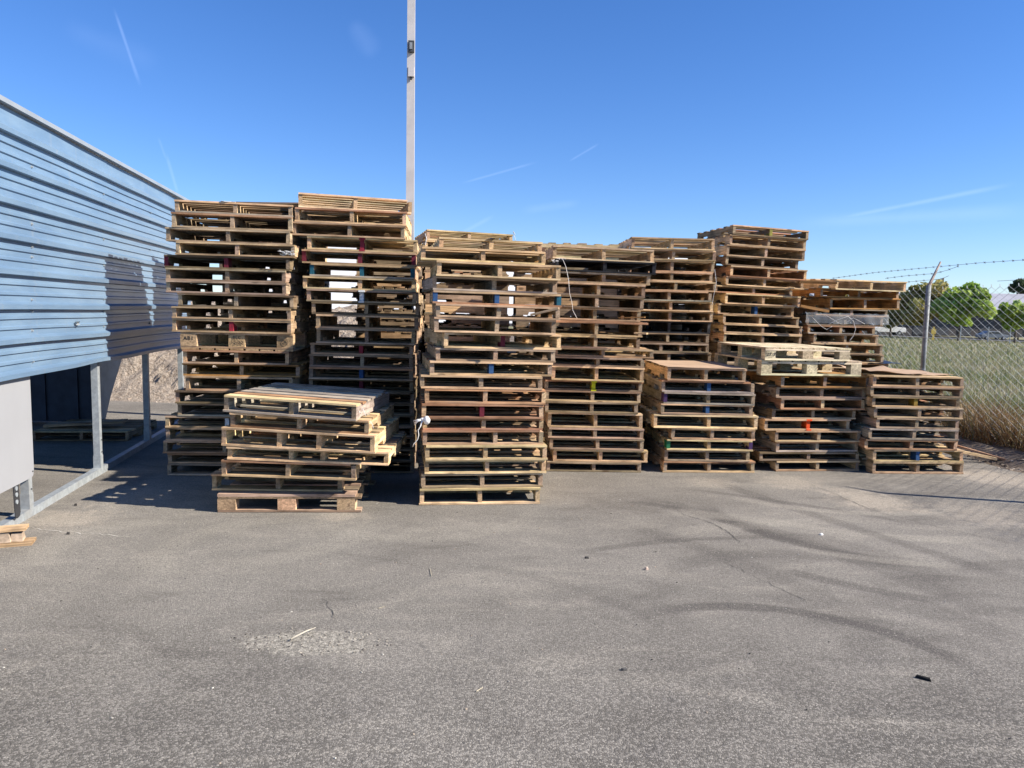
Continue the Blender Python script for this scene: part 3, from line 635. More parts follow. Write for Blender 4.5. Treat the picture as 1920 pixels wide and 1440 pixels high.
# stencilled marks on two block pallets
def text_on(parent, body, size, x, z, y=-.0012, name="stencil_mark", rz=0):
    cu = bpy.data.curves.new("t", 'FONT'); cu.body = body; cu.size = size; cu.extrude = .0003; cu.align_x = 'CENTER'; cu.space_character = 1.15; cu.offset = size*.015
    to = bpy.data.objects.new("t", cu); col.objects.link(to); bpy.context.view_layer.update()
    me = bpy.data.meshes.new_from_object(to.evaluated_get(bpy.context.evaluated_depsgraph_get())); bpy.data.objects.remove(to); bpy.data.curves.remove(cu)
    me.materials.clear(); me.materials.append(M_ink)
    o = bpy.data.objects.new(name, me); col.objects.link(o); o.parent = parent; o.location = (x, y, z); o.rotation_euler = (R(90), 0, rz)
    return o
e, wd, h, P, _ = COLA[10]
text_on(e, "AB1", .050, .077, h*.56); text_on(e, "BLC", .042, wd*.5, h*.66); text_on(e, "12/22", .046, wd*.5, h*.36)
b = MB(); b.tube([(wd*.93 + .028*math.cos(a*math.pi/8), -.001, h*.52 + .028*math.sin(a*math.pi/8)) for a in range(17)], .0016, n=4)
b.box(wd*.93 - .015, wd*.93 + .015, -.0015, -.0005, h*.5, h*.54); b.build("stencil_mark", M_ink, e)
e, wd, h, P, _ = COLG[0]
text_on(e, "27-7", .048, .065, h*.33)
b = MB()
for (x0, x1, z0, z1) in ((.008, .012, h*.27, h*.7), (.122, .126, h*.27, h*.7)): b.box(x0, x1, -.0016, -.0004, z0, z1)
b.build("stencil_mark", M_ink, e)

# ---------------------------------------------------------------- things on the stacks
def sheet(name, T, w_, d_, mat, label, cat, amp=.006, nx=10, ny=10, seed=1, th=.004, edge=0):
    r = random.Random(seed); b = MB(); ph = [r.uniform(0, 6) for _ in range(6)]
    def hgt(u, v): 
        q = amp*(1 + math.sin(u*7 + ph[0] + 2*math.sin(v*4 + ph[1])) * .5 + math.sin(v*9 + ph[2] + u*3)*.5)
        return q + edge*max(0, abs(u - .5)*2 - .6)*(.5 + .5*math.sin(v*11 + ph[3]))
    for k in (0, 1):
        for j in range(ny + 1):
            for i in range(nx + 1):
                u, v = i/nx, j/ny; jag = .006*math.sin(j*2.3 + ph[4])*(i in (0, nx))
                b.v.append(tuple(T @ Vector((u*w_ + jag, v*d_ + .005*math.sin(i*1.9 + ph[5])*(j in (0, ny)), hgt(u, v) + k*th))))
    n1 = (nx + 1)*(ny + 1)
    for j in range(ny):
        for i in range(nx):
            q = [j*(nx + 1) + i, j*(nx + 1) + i + 1, (j + 1)*(nx + 1) + i + 1, (j + 1)*(nx + 1) + i]
            b.face(q[::-1]); b.face([n1 + x for x in q])
    bd = [(i, 0) for i in range(nx)] + [(nx, j) for j in range(ny)] + [(i, ny) for i in range(nx, 0, -1)] + [(0, j) for j in range(ny, 0, -1)]
    idx = [j*(nx + 1) + i for i, j in bd]
    for k in range(len(idx)):
        a_, c_ = idx[k], idx[(k + 1) % len(idx)]; b.face([a_, c_, n1 + c_, n1 + a_])
    return tag(b.build(name, mat, smooth=False), label, cat)
def topT(ent, dx=0, dy=0, dz=.001, rz=0):
    e, wd, h, P, rot = ent
    return Matrix.Translation(P) @ rot.to_matrix().to_4x4() @ Matrix.Translation((dx, dy, dz)) @ Matrix.Rotation(rz, 4, 'Z')
sheet("cardboard_sheet", topT(COLL[0], -.005, -.01), COLL[0][1] + .005, 1.12, M_card, "large flat sheet of brown cardboard lying on the low stack", "cardboard", .003, seed=3)
sheet("cardboard_sheet", topT(COLI[0], -.02, .05, .0), .62, .9, M_card, "crumpled brown cardboard on the rightmost low stack", "cardboard", .022, 14, 8, seed=8, edge=.03)
sheet("cardboard_sheet", topT(COLI[0], .60, .12, .0, .05), .36, .8, M_card, "thin curled cardboard strip on the rightmost low stack, farther right", "cardboard", .008, seed=5)
sheet("cardboard_piece", topT(COLA[0], .42, -.01, .0, .1), .13, .16, mat_simple("white_card", (.72, .70, .66), .7), "small white card lying on top of the leftmost tall stack", "card", .004, 4, 4, seed=4)
sheet("plastic_sheet", topT(COLH[9], .78, -.06, .0, -.02), .42, .5, M_black, "black plastic sheet hanging over the low part of the fence-side stack", "plastic sheet", .012, seed=6)
sheet("plastic_scrap", topT(COLC[0], .42, -.02, .0), .06, .2, M_black, "small black plastic flap on top of the white-rag stack", "plastic scrap", .006, 4, 4, seed=7)
# white rag tied on a stringer of stack C
e, wd, h, P, rot = COLC[13]
def blob(b, c, rx, ry, rz, r, col_=(1, 1, 1), nu=14, nv=9, j=.12):
    k = len(b.v)
    for i in range(nv + 1):
        ph = math.pi*i/nv
        for q in range(nu):
            th = 2*math.pi*q/nu; f = 1 + r.uniform(-j, j)*(0 < i < nv)
            b.v.append((c[0] + rx*math.sin(ph)*math.cos(th)*f, c[1] + ry*math.sin(ph)*math.sin(th)*f, c[2] + rz*math.cos(ph)*f))
    for i in range(nv):
        for q in range(nu): b.face([k + i*nu + q, k + (i + 1)*nu + q, k + (i + 1)*nu + (q + 1) % nu, k + i*nu + (q + 1) % nu], col_)
b = MB(); r5 = random.Random(5); q = at(800, 788, P.y - .035)
blob(b, q, .030, .022, .036, r5); blob(b, q + Vector((-.03, .0, .008)), .028, .014, .013, r5)
kn = q + Vector((-.035, 0, .004))
for (dx, dz, rr) in ((-.07, -.03, .007), (-.075, -.012, .006), (-.068, -.045, .006)):
    b.tube([kn, kn + Vector((dx*.5, -.01, dz*.3 + .004)), kn + Vector((dx, -.005, dz))], [.008, rr, .004], n=6)
b.tube([kn] + [at(x, y, P.y - .05) for x, y in ((788, 800), (784, 806), (785, 816), (783, 824), (776, 832), (774, 838))], [.008, .005, .004, .004, .004, .0035, .003], n=6)
tag(b.build("white_rag", M_rope, smooth=True), "knotted white rag with dangling tail tied to the tall front stack", "rag")
# strings and straps
def string(pts, Y, r_, label, mat=M_rope, name="plastic_string", cat="string"):
    b = MB(); P_ = [at(x, y, Y + (yy if False else 0)) for x, y in pts]
    Q = []
    for i in range(len(P_) - 1):
        for k in range(4): Q.append(P_[i].lerp(P_[i + 1], k/4) + Vector((0, rnd.uniform(-.004, .004), 0)))
    Q.append(P_[-1]); b.tube(Q, r_, n=5); return tag(b.build(name, mat, smooth=True), label, cat)
yd = COLD[0][3].y - .03
string([(1055, 486), (1061, 500), (1066, 525), (1068, 550), (1072, 565), (1074, 582), (1082, 597)], yd, .0022, "thin white string hanging from the black pallet of the middle stack")
string([(966, 440), (962, 433), (967, 452)], 8.9, .003, "short white strap at the top right of the stack behind the white rag")
string([(797, 460), (800, 448), (797, 438)], COLC[1][3].y - .01, .003, "short white strap at the top left of the white-rag stack")
string([(1340, 505), (1343, 530), (1337, 560), (1335, 572)], COLE[0][3].y - .04, .0022, "thin pale strap down the right edge of the stack behind the cardboard")
ys = COLS[0][3].y - .02
string([(673, 770), (676, 776), (680, 765), (686, 781)], ys, .002, "loose transparent strap end right of the short front stack top")
string([(690, 787), (698, 795), (700, 803)], ys + .02, .0018, "loose strap wisp at second pallet of the short front stack")
yh = COLH[4][3].y - .08
M_strap = mat_simple("pale_strap", (.55, .52, .48), .5)
string([(1552, 609), (1570, 600), (1590, 593), (1600, 602), (1604, 618), (1600, 630), (1592, 640)], yh, .004, "loop of pale strap on the untidy fence-side stack", M_strap)
string([(1522, 594), (1540, 612), (1550, 618), (1560, 612)], yh, .003, "slanting pale strap at the left of the plastic wrap", M_strap)
string([(1550, 592), (1575, 607), (1582, 608), (1600, 596), (1622, 608)], yh, .003, "crossing pale strap over the clear plastic wrap", M_strap)
# stretch wrap round one pallet of H
e, wd, h, P, rot = COLH[4]
b = MB(); r6 = random.Random(6); n_ = 26
T = Matrix.Translation(P) @ rot.to_matrix().to_4x4(); ring = []
for i in range(n_ + 1):
    u = i/n_; x = -.03 + (wd + .09)*u; 
    ring.append((x, -.03 + .012*math.sin(u*15) + r6.uniform(-.006, .006)))
ring += [(wd + .07, .1), (wd + .08, .4), (wd + .05, .9)]
for (x, y) in ring:
    for z in (.035, -.01, -.06, -.105): b.v.append(tuple(T @ Vector((x + r6.uniform(-.006, .006), y + r6.uniform(-.008, .008), z + r6.uniform(-.006, .006)))))
for i in range(len(ring) - 1):
    for k in range(3): b.face([i*4 + k, i*4 + k + 1, i*4 + k + 5, i*4 + k + 4])
tag(b.build("stretch_wrap", M_clear, smooth=True), "torn clear plastic wrap around a pallet of the fence-side stack", "plastic wrap")
# plastic tangle on A5, and clear plastic at D2
def tangle(cx, cy, Y, n, sz, label, seed):
    r = random.Random(seed); b = MB(); c = at(cx, cy, Y)
    for i in range(n):
        p = c + Vector((r.uniform(-sz, sz), r.uniform(-.02, .02), r.uniform(-sz*.3, sz*.3))); pts = [p]
        for k in range(4): p = p + Vector((r.uniform(-sz, sz)*.5, r.uniform(-.015, .015), r.uniform(-.4, .35)*sz*.5)); pts.append(p)
        b.tube(pts, .0022, n=4)
    return tag(b.build("plastic_shreds", M_rope), label, "plastic shreds")
tangle(540, 475, COLA[4][3].y - .0, 16, .06, "white shredded plastic at the right end of the stack by the wall", 3)
tangle(1044, 487, COLD[1][3].y - .02, 8, .05, "clear shredded plastic at the left end of the black pallet", 4)
# loose boards sticking out
def board(p, q, wd_, th, tone, label, mat=WX, name="loose_board"):
    p, q = Vector(p), Vector(q); d = (q - p); L = d.length; X = d.normalized(); Zv = Vector((0, 0, 1)); Yv = Zv.cross(X).normalized(); Zv = X.cross(Yv)
    m = Matrix((X, Yv, Zv)).transposed().to_4x4(); m.translation = p
    b = MB(); b.beam(0, 0, L, -wd_/2, wd_/2, 0, th, TONE[tone], 5, .003, random.Random(int(L*1000)))
    o = b.build(name, mat); o.matrix_world = m; return tag(o, label, "board")
yc = COLC[5][3].y
board(at(995, 592, yc - .02), at(1048, 580, yc - .06), .03, .018, 't', "loose slanting board end sticking out of the white-rag stack")
yD = COLD[7][3].y
board(at(1032, 604, yD - .09), at(1214, 609, yD - .10), .10, .02, 'r', "split board lying forward in the middle stack below its string")
board(at(1160, 597, yD - .05), at(1209, 596, yD - .12), .07, .012, 'o', "broken orange splinter on the right of the middle stack")
board(at(1190, 626, yD - .04), at(1213, 627, yD - .1), .06, .018, 'y', "short board stub jutting right from the middle stack")
yH = COLH[3][3].y
board(at(1500, 576, yH - .18), at(1553, 586, yH - .2), .05, .035, 'o', "bent orange board jutting left from the untidy stack")
board(at(1498, 531, yH - .1), at(1568, 533, yH - .2), .08, .03, 'o', "splintered orange board under the top of the untidy stack")
# boards and chunk on the ground
p1 = fence_pt(FA.y)
board(at(1786, 846, 8.9), at(1866, 862, 8.9) , .05, .03, 'y', "pale board lying on the dirt kerb below the fence, nearer one")
board(at(1790, 836, 9.2), at(1893, 866, 8.95), .07, .02, 'r', "long tan board lying on the dirt kerb under the dry grass")
M_chunk = mat_simple("pale_wood_block", (.46, .35, .25), .9, var=.35, scale=14, bump=.6)
e = empty("broken_block", gnd(15, 1022), (0, 0, R(20))); tag(e, "broken pale wooden block between splintered boards by the steel sill", "wood block")
b = MB(); r9 = random.Random(9)
for (x0, x1, y0, y1, z0, z1) in ((-.12, .02, -.03, .05, .028, .10), (.022, .09, -.02, .06, .028, .088)): b.box(x0, x1, y0, y1, z0, z1, (.5, .37, .24))
b.v = [(x + r9.uniform(-.01, .01), y + r9.uniform(-.01, .01), z + r9.uniform(-.008, .004) + .002) for x, y, z in b.v]; b.build("block", M_chunk, e)
b = MB(); b.beam(0, -.3, .12, -.05, .06, .1005, .122, TONE['t'], 4, .004, r9); b.build("top_board", WX, e)
b = MB(); b.beam(0, -.3, .16, -.07, .07, .006, .026, TONE['t'], 4, .002, r9); b.build("bottom_board", WX, e)

# ================================================================== BLUE SHED
shed = empty("metal_shed", WA); tag(shed, "blue ribbed metal shed wall on galvanised posts at left", "shed")
shed.rotation_euler = (0, 0, math.atan2(U.y, U.x))    # local x = along the wall, local y = to the left of it (away from the yard)
ang = math.atan2(U.y, U.x); Rs = Matrix.Rotation(ang, 3, 'Z')
def s_of(px, py): g_ = gnd(px, py); return (g_ - WA).dot(U)
# intersection of pixel ray with the wall plane
def wall_pt(px, py, off=0.0):
    d = ray(px, py); o = Vector((0, 0, CAMH)); nrm = NR; q = WA + NR*off
    t = (q - o).dot(nrm)/d.dot(nrm); p = o + d*t; return (p - WA).dot(U), p.z
SE = wall_pt(345, 790)[0]
def mat_blue():
    t = NT("blue_painted_steel"); tc = t.n('ShaderNodeTexCoord').outputs['Object']
    n1 = t.noise(t.mapping(tc, (.6, 1, 3)), 2.2, 5, .65); n2 = t.noise(tc, 25, 4, .7)
    n3 = t.noise(t.mapping(tc, (.5, 1, 14)), 3.0, 4, .7)
    dr = t.noise(t.mapping(tc, (9, 1, .5)), 1.6, 4, .7, .3)
    b = t.mix(t.ramp(n1, .35, .7), (.130, .205, .295), (.175, .260, .350)); b = t.mix(t.ramp(dr, .55, .75, 0, .35), b, (.30, .30, .28)); b = t.mix(t.ramp(n3, .58, .75, 0, .3), b, (.24, .32, .40)); b = t.mix(t.ramp(n2, .68, .8, 0, .2), b, (.07, .12, .18))
    return t.out(b, t.ramp(n1, .3, .7, .28, .36), 0.0, bump=n1, bstr=.05, bdist=.02, spec=.45)
M_blue = mat_blue()
PO = .062      # panel stands proud of the posts
ribs = [wall_pt(0, y, PO)[1] for y in (708, 640, 574, 510, 443, 374, 308, 238)]
pitch = (ribs[-1] - ribs[0])/7; ribs = [ribs[0] + pitch*i for i in range(8)]
ztop = wall_pt(0, 184, PO)[1]; zbot = ribs[0] - .03
prof = [(zbot, 0.0)]
for i, z in enumerate(ribs):
    prof += [(z - .030, 0), (z - .024, .040), (z + .010, .044), (z + .032, 0)]
    if i < 7:
        for f in (.36, .66): m = z + pitch*f; prof += [(m - .016, 0), (m - .011, .013), (m + .007, .013), (m + .016, 0)]
prof += [(ztop - .04, 0)]
s0 = -4.5; SJ = wall_pt(209, 600, PO)[0]
for (sa_, sb_, ns, oo) in ((s0, SJ, 60, .003), (SJ - .12, SE + .25, 40, 0)):
  b = MB()
  for i in range(ns + 1):
    s = sa_ + (sb_ - sa_)*i/ns
    for (z, o) in prof:
        o = o + oo
        low = max(0, 1 - (z - zbot)/1.1); k = .003*math.sin(s*2.1 + z*2) + .0015*math.sin(s*5.3 + z*5) + .008*low*math.sin(s*1.35 + .6)
        dz = .006*low*math.sin(s*1.8 + 1) + (.02*math.exp(-((s - 1.9)/.5)**2) if z < zbot + .05 else 0)
        b.v.append((s, -(PO + o + k), z + dz - .018*low*max(0, s)/3))
  np_ = len(prof)
  for i in range(ns):
    for j in range(np_ - 1): b.face([i*np_ + j, (i + 1)*np_ + j, (i + 1)*np_ + j + 1, i*np_ + j + 1])
  sd_ = b.build("siding", M_blue, shed)
  mo = sd_.modifiers.new("thick", 'SOLIDIFY'); mo.thickness = .0015
M_cap = mat_simple("beige_trim", (.27, .29, .30), .3, var=.06, scale=4)
b = MB(); b.box(s0, SE + .3, -(PO + .05), .10, ztop - .035, ztop, (1, 1, 1)); b.build("roof_trim", M_cap, shed)
b = MB(); b.box(s0, SE + .2, .12, 4.6, ztop - .10, ztop - .06); b.build("roof", M_dkmetal, shed)  # roof sheet out of view, put in to keep the shed interior dark
posts = [(wall_pt(51, 950)[0]), wall_pt(185, 885)[0], wall_pt(277, 830)[0], wall_pt(341, 790)[0], -2.6]
for s in posts:
    b = MB(); b.box(s - .032, s + .032, -.03, .03, .065, ztop - .11)
    po = b.build("post", M_galv, shed)
    sl = MB(); sl.box(s - .036, s + .036, -.0335, .0335, .066, .19); sl.build("sleeve", M_galv, po)
    for zz in (.22, .34):
        bo = MB(); bo.tube([(s + .008, -.0301, zz), (s + .008, -.037, zz)], .006, n=8); bo.build("bolt", M_dkmetal, po)
b = MB(); b.box(s0, SE + .6, -.032, .032, .002, .066); b.build("sill_rail", M_galv, shed)
for s in (posts[1], posts[0]):
    sl = MB(); sl.box(s - .14, s + .20, -.036, .036, .0015, .0695); sl.build("rail_sleeve", M_galv, shed)
b = MB(); b.box(s0, SE + .2, -.02, .02, zbot + .12, zbot + .17); b.build("girt", M_galv, shed)
# screws
scr0 = None
for px, ys_ in ((58, (313, 337, 420, 463, 482, 562, 584, 620, 678)), (193, (364, 384, 449, 498, 561, 584, 612, 658)), (281, (399, 416, 468, 572, 580, 606, 643))):
    for y in ys_:
        s, z = wall_pt(px, y, PO)
        if scr0 is None:
            m = MB(); m.tube([(0, 0, 0), (0, -.006, 0)], .011, n=8); m.tube([(0, -.006, 0), (0, -.014, 0)], .0065, n=6); scr0 = m.build("screw", M_galv, shed); so = scr0
        else:
            so = scr0.copy(); col.objects.link(so); so.parent = shed
        k = .003*math.sin(s*2.1 + z*2) + .0015*math.sin(s*5.3 + z*5) + .008*max(0, 1 - (z - zbot)/1.1)*math.sin(s*1.35 + .6)
        so.location = (s, -(PO + k + .0015), z)
# torn hole in the siding
s, z = wall_pt(137, 606, PO); m = MB(); r2 = random.Random(2)
for a in range(6):
    th = a*1.05; m.v.append((s + .05*math.cos(th), -(PO + .03 + .02*(a % 2)), z + .018*math.sin(th)))
m.v.append((s, -(PO + .008), z)); [m.face([6, a, (a + 1) % 6]) for a in range(6)]; m.build("torn_flap", M_galv, shed)
# back of the shed: dark blue box and a shaded beige board
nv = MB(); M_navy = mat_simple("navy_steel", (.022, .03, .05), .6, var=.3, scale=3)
Yb = 10.4
c0_ = at(-60, 798, Yb); c1_ = at(183, 798, Yb)
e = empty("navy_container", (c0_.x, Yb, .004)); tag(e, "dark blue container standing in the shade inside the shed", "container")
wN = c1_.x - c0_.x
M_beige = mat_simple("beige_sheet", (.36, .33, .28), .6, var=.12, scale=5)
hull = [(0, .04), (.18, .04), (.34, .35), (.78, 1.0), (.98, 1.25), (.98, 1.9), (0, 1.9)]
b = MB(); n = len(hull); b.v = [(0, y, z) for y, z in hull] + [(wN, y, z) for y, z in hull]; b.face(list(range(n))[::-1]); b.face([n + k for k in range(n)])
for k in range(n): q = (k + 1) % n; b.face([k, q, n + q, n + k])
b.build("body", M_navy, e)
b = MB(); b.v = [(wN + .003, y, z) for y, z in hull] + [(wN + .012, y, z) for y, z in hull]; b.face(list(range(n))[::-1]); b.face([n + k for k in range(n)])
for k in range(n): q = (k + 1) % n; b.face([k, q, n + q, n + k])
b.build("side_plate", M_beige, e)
b = MB(); b.box(-.02, wN + .02, -.05, -.001, 1.12, 1.2); b.build("rail", M_dkmetal, e)
for i in range(4):
    b = MB(); b.box(.15 + i*wN/4, .2 + i*wN/4, -.02, -.001, .06, 1.1); b.build("rib", M_navy, e)
# pallet and boards in the shade, before the container
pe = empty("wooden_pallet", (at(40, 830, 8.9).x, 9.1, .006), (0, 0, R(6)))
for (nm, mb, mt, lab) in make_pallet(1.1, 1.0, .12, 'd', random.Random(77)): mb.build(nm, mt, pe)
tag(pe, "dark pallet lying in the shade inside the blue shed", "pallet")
o = board(Vector(pe.location) + Vector((.0, .3, .135)), Vector(pe.location) + Vector((.9, .45, .18)), .2, .03, 'w', "grey plank resting on the shaded pallet inside the shed")
# white panel and black strap hanging at the wall's foot
s_a, z_a = wall_pt(0, 912, .05); s_b, z_b = wall_pt(61, 893, .05); zt = wall_pt(61, 700, .05)[1] + .02
e = empty("hanging_board", WA + NR*.05, (0, 0, ang)); tag(e, "white rounded-corner sheet hung on the posts below the blue siding", "panel")
prf = [(-1.6, z_b - .02), (s_b - .05, z_b), (s_b - .015, z_b + .012), (s_b, z_b + .05), (s_b, zt), (-1.6, zt)]
b = MB(); b.prism(prf, -.012, .0); b.build("sheet", M_board, e)
for dz in (.03, .05):
    b = MB(); b.tube([(s_b - .04 + dz*.4, -.012, z_b + .045), (s_b - .04 + dz*.4, -.016, z_b + .045)], .005, n=8); b.build("rivet", M_dkmetal, e)
sa, _ = wall_pt(22, 940, .02); e = empty("rubber_strap", WA + NR*.055 + U*sa, (0, 0, ang)); tag(e, "black perforated strap with three washers hanging below the white sheet", "strap")
b = MB(); zb_ = wall_pt(27, 974, .05)[1]; zz0 = wall_pt(22, 905, .05)[1] + .05
b.prism([(-.06, zz0), (-.045, zb_ + .02), (-.01, zb_), (.03, zb_ + .012), (.04, zb_ + .04), (.02, zz0)], -.006, .0); b.build("strap", M_rubber, e)
for y in (919, 931, 945):
    zz = wall_pt(21, y, .05)[1]; b = MB(); b.tube([(-.02, -.0062, zz), (-.02, -.012, zz)], .017, n=12); b.build("washer", M_galv, e)

# ================================================================== LIGHT POLE
pb = at(767, 720, 10.6); e = empty("light_pole", (pb.x, 10.6, 0), (0, 0, R(5))); tag(e, "tall square off-white steel pole rising behind the stacks", "pole")
M_pole = mat_simple("pole_paint", (.57, .53, .495), .5, var=.08, scale=5)
b = MB(); b.v = [(x*s_, y*s_, z) for z, s_ in ((.02, .060), (4.2, .052), (8.5, .045)) for x, y in ((-1, -1), (1, -1), (1, 1), (-1, 1))]
for k in (0, 4):
    for j in range(4): b.face([k + j, k + (j + 1) % 4, k + 4 + (j + 1) % 4, k + 4 + j])
b.face([8, 9, 10, 11]); b.build("shaft", M_pole, e)
b = MB(); b.box(-.18, .18, -.18, .18, .004, .02); b.build("base_plate", M_galv, e)
for (y0, y1, c, nm) in ((78, 99, M_dkmetal, "outlet_box"), (126, 145, M_pole, "junction_box")):
    z0, z1 = at(767, y1, 10.55).z, at(767, y0, 10.55).z; b = MB(); b.box(-.032, .045, -.10, -.0505, z0, z1); o = b.build(nm, c, e)
    if nm == "outlet_box": m = MB(); m.box(-.015, .02, -.115, -.1005, z0 + .03, z1 - .03); m.build("cover", M_galv, o)
    else: m = MB(); m.box(-.01, .02, -.09, -.06, z0 - .035, z0 - .0005); m.build("conduit", M_dkmetal, o)

# ================================================================== FENCE
fe = empty("chain_link_fence", fence_pt(9)); tag(fe, "galvanised chain-link fence with barbed wire along the field", "fence"); fe.rotation_euler = (0, 0, ang)
F0 = fence_pt(9); M_fpost = mat_simple('weathered_post', (.20, .21, .21), .55, var=.25, scale=14)
def fpix(px, py, off=0.0):
    d = ray(px, py); o = Vector((0, 0, CAMH)); t = (F0 + NR*off - o).dot(NR)/d.dot(NR); p = o + d*t; return (p - F0).dot(U), p.z
HB = .10; HT = fpix(1742, 538)[1]
p_ = .072; vz = .046; b = MB(); sA, sB = -6.2, 6.2; nW = int((sB - sA)/p_); nj = int((HT - HB)/vz)
def bulge(s, z): return .03*math.sin(s*1.7)*math.sin(max(0, z)*1.4) + .012*math.sin(s*4.1 + z)
def tp(s): return HT - .03*(.5 + .5*math.sin(s*.9)) + (.035*max(0, (-s + .3)/3) if s < .3 else 0)
for k in range(nW):
    xk = sA + k*p_; pts = []
    Ht = tp(xk); st = (Ht - HB)/nj
    for j in range(nj + 1):
        sg = 1 if (j + k) % 2 else -1; s = xk + sg*p_/2; z = HB + j*st; pts.append((s, -bulge(s, z) + .0025*sg, z))
    s, y, z = pts[-1]; pts.append((s + .006, y, z + .03))
    b.tube(pts, .0031, n=3, cap=False)
b.build("wire_mesh", M_galv, fe)
s_post = fpix(1735, 690)[0]
for s in (s_post, s_post - 5.02 if False else fpix(1735, 690)[0] - (fence_pt(11.1) - gnd(2075, 0, 0)).length*0 - 4.45, s_post + 4.2):
    b = MB(); b.tube([(s, .04, 0), (s, .04, HT + .02)], .033, n=16); po = b.build("post", M_fpost, fe, smooth=True)
    arm = MB(); arm.tube([(s, .04, HT + .0), (s, .015, HT + .06), (s + .10, -.20, HT + .36)], [.028, .022, .012], n=8); arm.build("barb_arm", mat_simple("rusty_arm", (.36, .28, .23), .7), po)
    for zz in (.5, .95, 1.4, 1.85):
        bd = MB(); bd.tube([(s - .036, .04, zz), (s + .036, .04, zz)], .0335, n=4); 
        band = MB(); band.tube([(s, .04, zz - .008), (s, .04, zz + .008)], .0355, n=16); band.build("tie_band", M_galv, po)
def barb(pts, label):
    P_ = []
    for i in range(len(pts) - 1):
        a_, c_ = Vector(pts[i]), Vector(pts[i + 1]); n = max(1, int((c_ - a_).length/.05))
        for k in range(n): P_.append(a_.lerp(c_, k/n))
    P_.append(Vector(pts[-1])); m = MB(); m.tube(P_, .003, n=4)
    for i in range(1, len(P_), 3):
        for (dx, dy, dz) in ((.3, 1, 1), (-.3, 1, -1)):
            v = Vector((dx, dy, dz)).normalized()*.02; m.tube([P_[i] - v, P_[i] + v], .0022, n=4)
        m.tube([P_[i] - Vector((.008, 0, 0)), P_[i] + Vector((.008, 0, 0))], .0055, n=5)
    o = m.build("barbed_wire", M_dkwire, fe); o['label'] = label
M_dkwire = mat_simple("weathered_wire", (.16, .15, .15), .6)
def fp3(px, py, off): s, z = fpix(px, py, off); return (s, -off, z)
barb([fp3(1560, 522, .18), fp3(1640, 511, .2), fp3(1760, 500, .2), fp3(1835, 493, .2), fp3(1925, 487, .2), fp3(2100, 470, .2)], "upper unbroken barbed strand")
barb([fp3(1660, 522, .1), fp3(1700, 517, .1), fp3(1752, 513, .1), fp3(1775, 507, .1), fp3(1796, 499.5, .1)], "broken middle barbed strand")
barb([fp3(1660, 533, .04), fp3(1700, 529, .04), fp3(1742, 525, .04), fp3(1765, 523, .04), fp3(1779, 517, .04)], "broken short barbed strand")
m = MB(); m.tube([fp3(1870, 527, .0), fp3(1905, 525, .0), fp3(1920, 522, 0), fp3(2020, 518, 0)], .003, n=4); m.build("tension_wire", M_dkwire, fe)

# ================================================================== GRASS
def mat_leaf(name, trans=.25):
    t = NT(name); c = t.n('ShaderNodeVertexColor', layer_name='Col').outputs[0]
    p = t.n('ShaderNodeBsdfPrincipled'); t.set(p.inputs['Base Color'], c); p.inputs['Roughness'].default_value = .7; p.inputs['Specular IOR Level'].default_value = .2
    tr = t.n('ShaderNodeBsdfTranslucent'); t.set(tr.inputs[0], c); mx = t.n('ShaderNodeMixShader'); mx.inputs[0].default_value = trans
    t.t.links.new(p.outputs[0], mx.inputs[1]); t.t.links.new(tr.outputs[0], mx.inputs[2]); o = t.n('ShaderNodeOutputMaterial'); t.t.links.new(mx.outputs[0], o.inputs[0]); return t.mat
M_grass = mat_leaf("grass_blade")
def blades(name, X, Y, Hh, Wd, C, lean, seed, label, cat):
    r = np.random.RandomState(seed); n = len(X); Z = np.array([h_ground(x, y) for x, y in zip(X, Y)]) - .01
    th = r.uniform(0, 2*np.pi, n); la = r.uniform(0, 2*np.pi, n); ll = r.uniform(.1, 1, n)*lean*Hh
    dx, dy = np.cos(th)*Wd/2, np.sin(th)*Wd/2; mx_, my_ = X + np.cos(la)*ll*.35, Y + np.sin(la)*ll*.35; tx, ty = X + np.cos(la)*ll, Y + np.sin(la)*ll
    a = np.stack([X - dx, Y - dy, Z], 1); b_ = np.stack([X + dx, Y + dy, Z], 1); c = np.stack([mx_ + dx*.8, my_ + dy*.8, Z + Hh*.6], 1); d = np.stack([mx_ - dx*.8, my_ - dy*.8, Z + Hh*.6], 1); e_ = np.stack([tx, ty, Z + Hh], 1)
    V = np.stack([a, b_, c, a, c, d, d, c, e_], 1).reshape(-1, 3); CC = np.repeat(C, 3, axis=0)
    o = np_mesh(name, V, 3, CC, M_grass); return tag(o, label, cat, kind='stuff')
def pick(r, n, pal, a=.2):
    P_ = np.array(pal, np.float32)[r.randint(0, len(pal), n)]; return np.clip(P_*(1 + r.uniform(-a, a, (n, 1))), 0, 1)
r = np.random.RandomState(5)
# tall dry weeds right behind the fence
n = 22000; Y = r.uniform(4, 17, n); dd = np.abs(r.normal(0, .75, n)) - .05; clump = .5 + .5*np.sin(Y*3.3)*np.sin(Y*1.3 + dd*4)
X = np.array([fence_pt(y).x for y in Y]) + dd*1.03; Hg = (.22 + .42*r.uniform(0, 1, n)**1.5)*(.55 + .6*clump)*np.clip(1.15 - dd*.4, .3, 1)
blades("dry_grass", X, Y, Hg, .006 + .006*r.uniform(0, 1, n), pick(r, n, [(.27, .16, .075), (.21, .115, .05), (.36, .25, .13), (.17, .10, .05), (.15, .14, .06), (.46, .36, .22)]), 1.3, 1, "tall dry reddish grass growing along the chain-link fence", "dry grass")
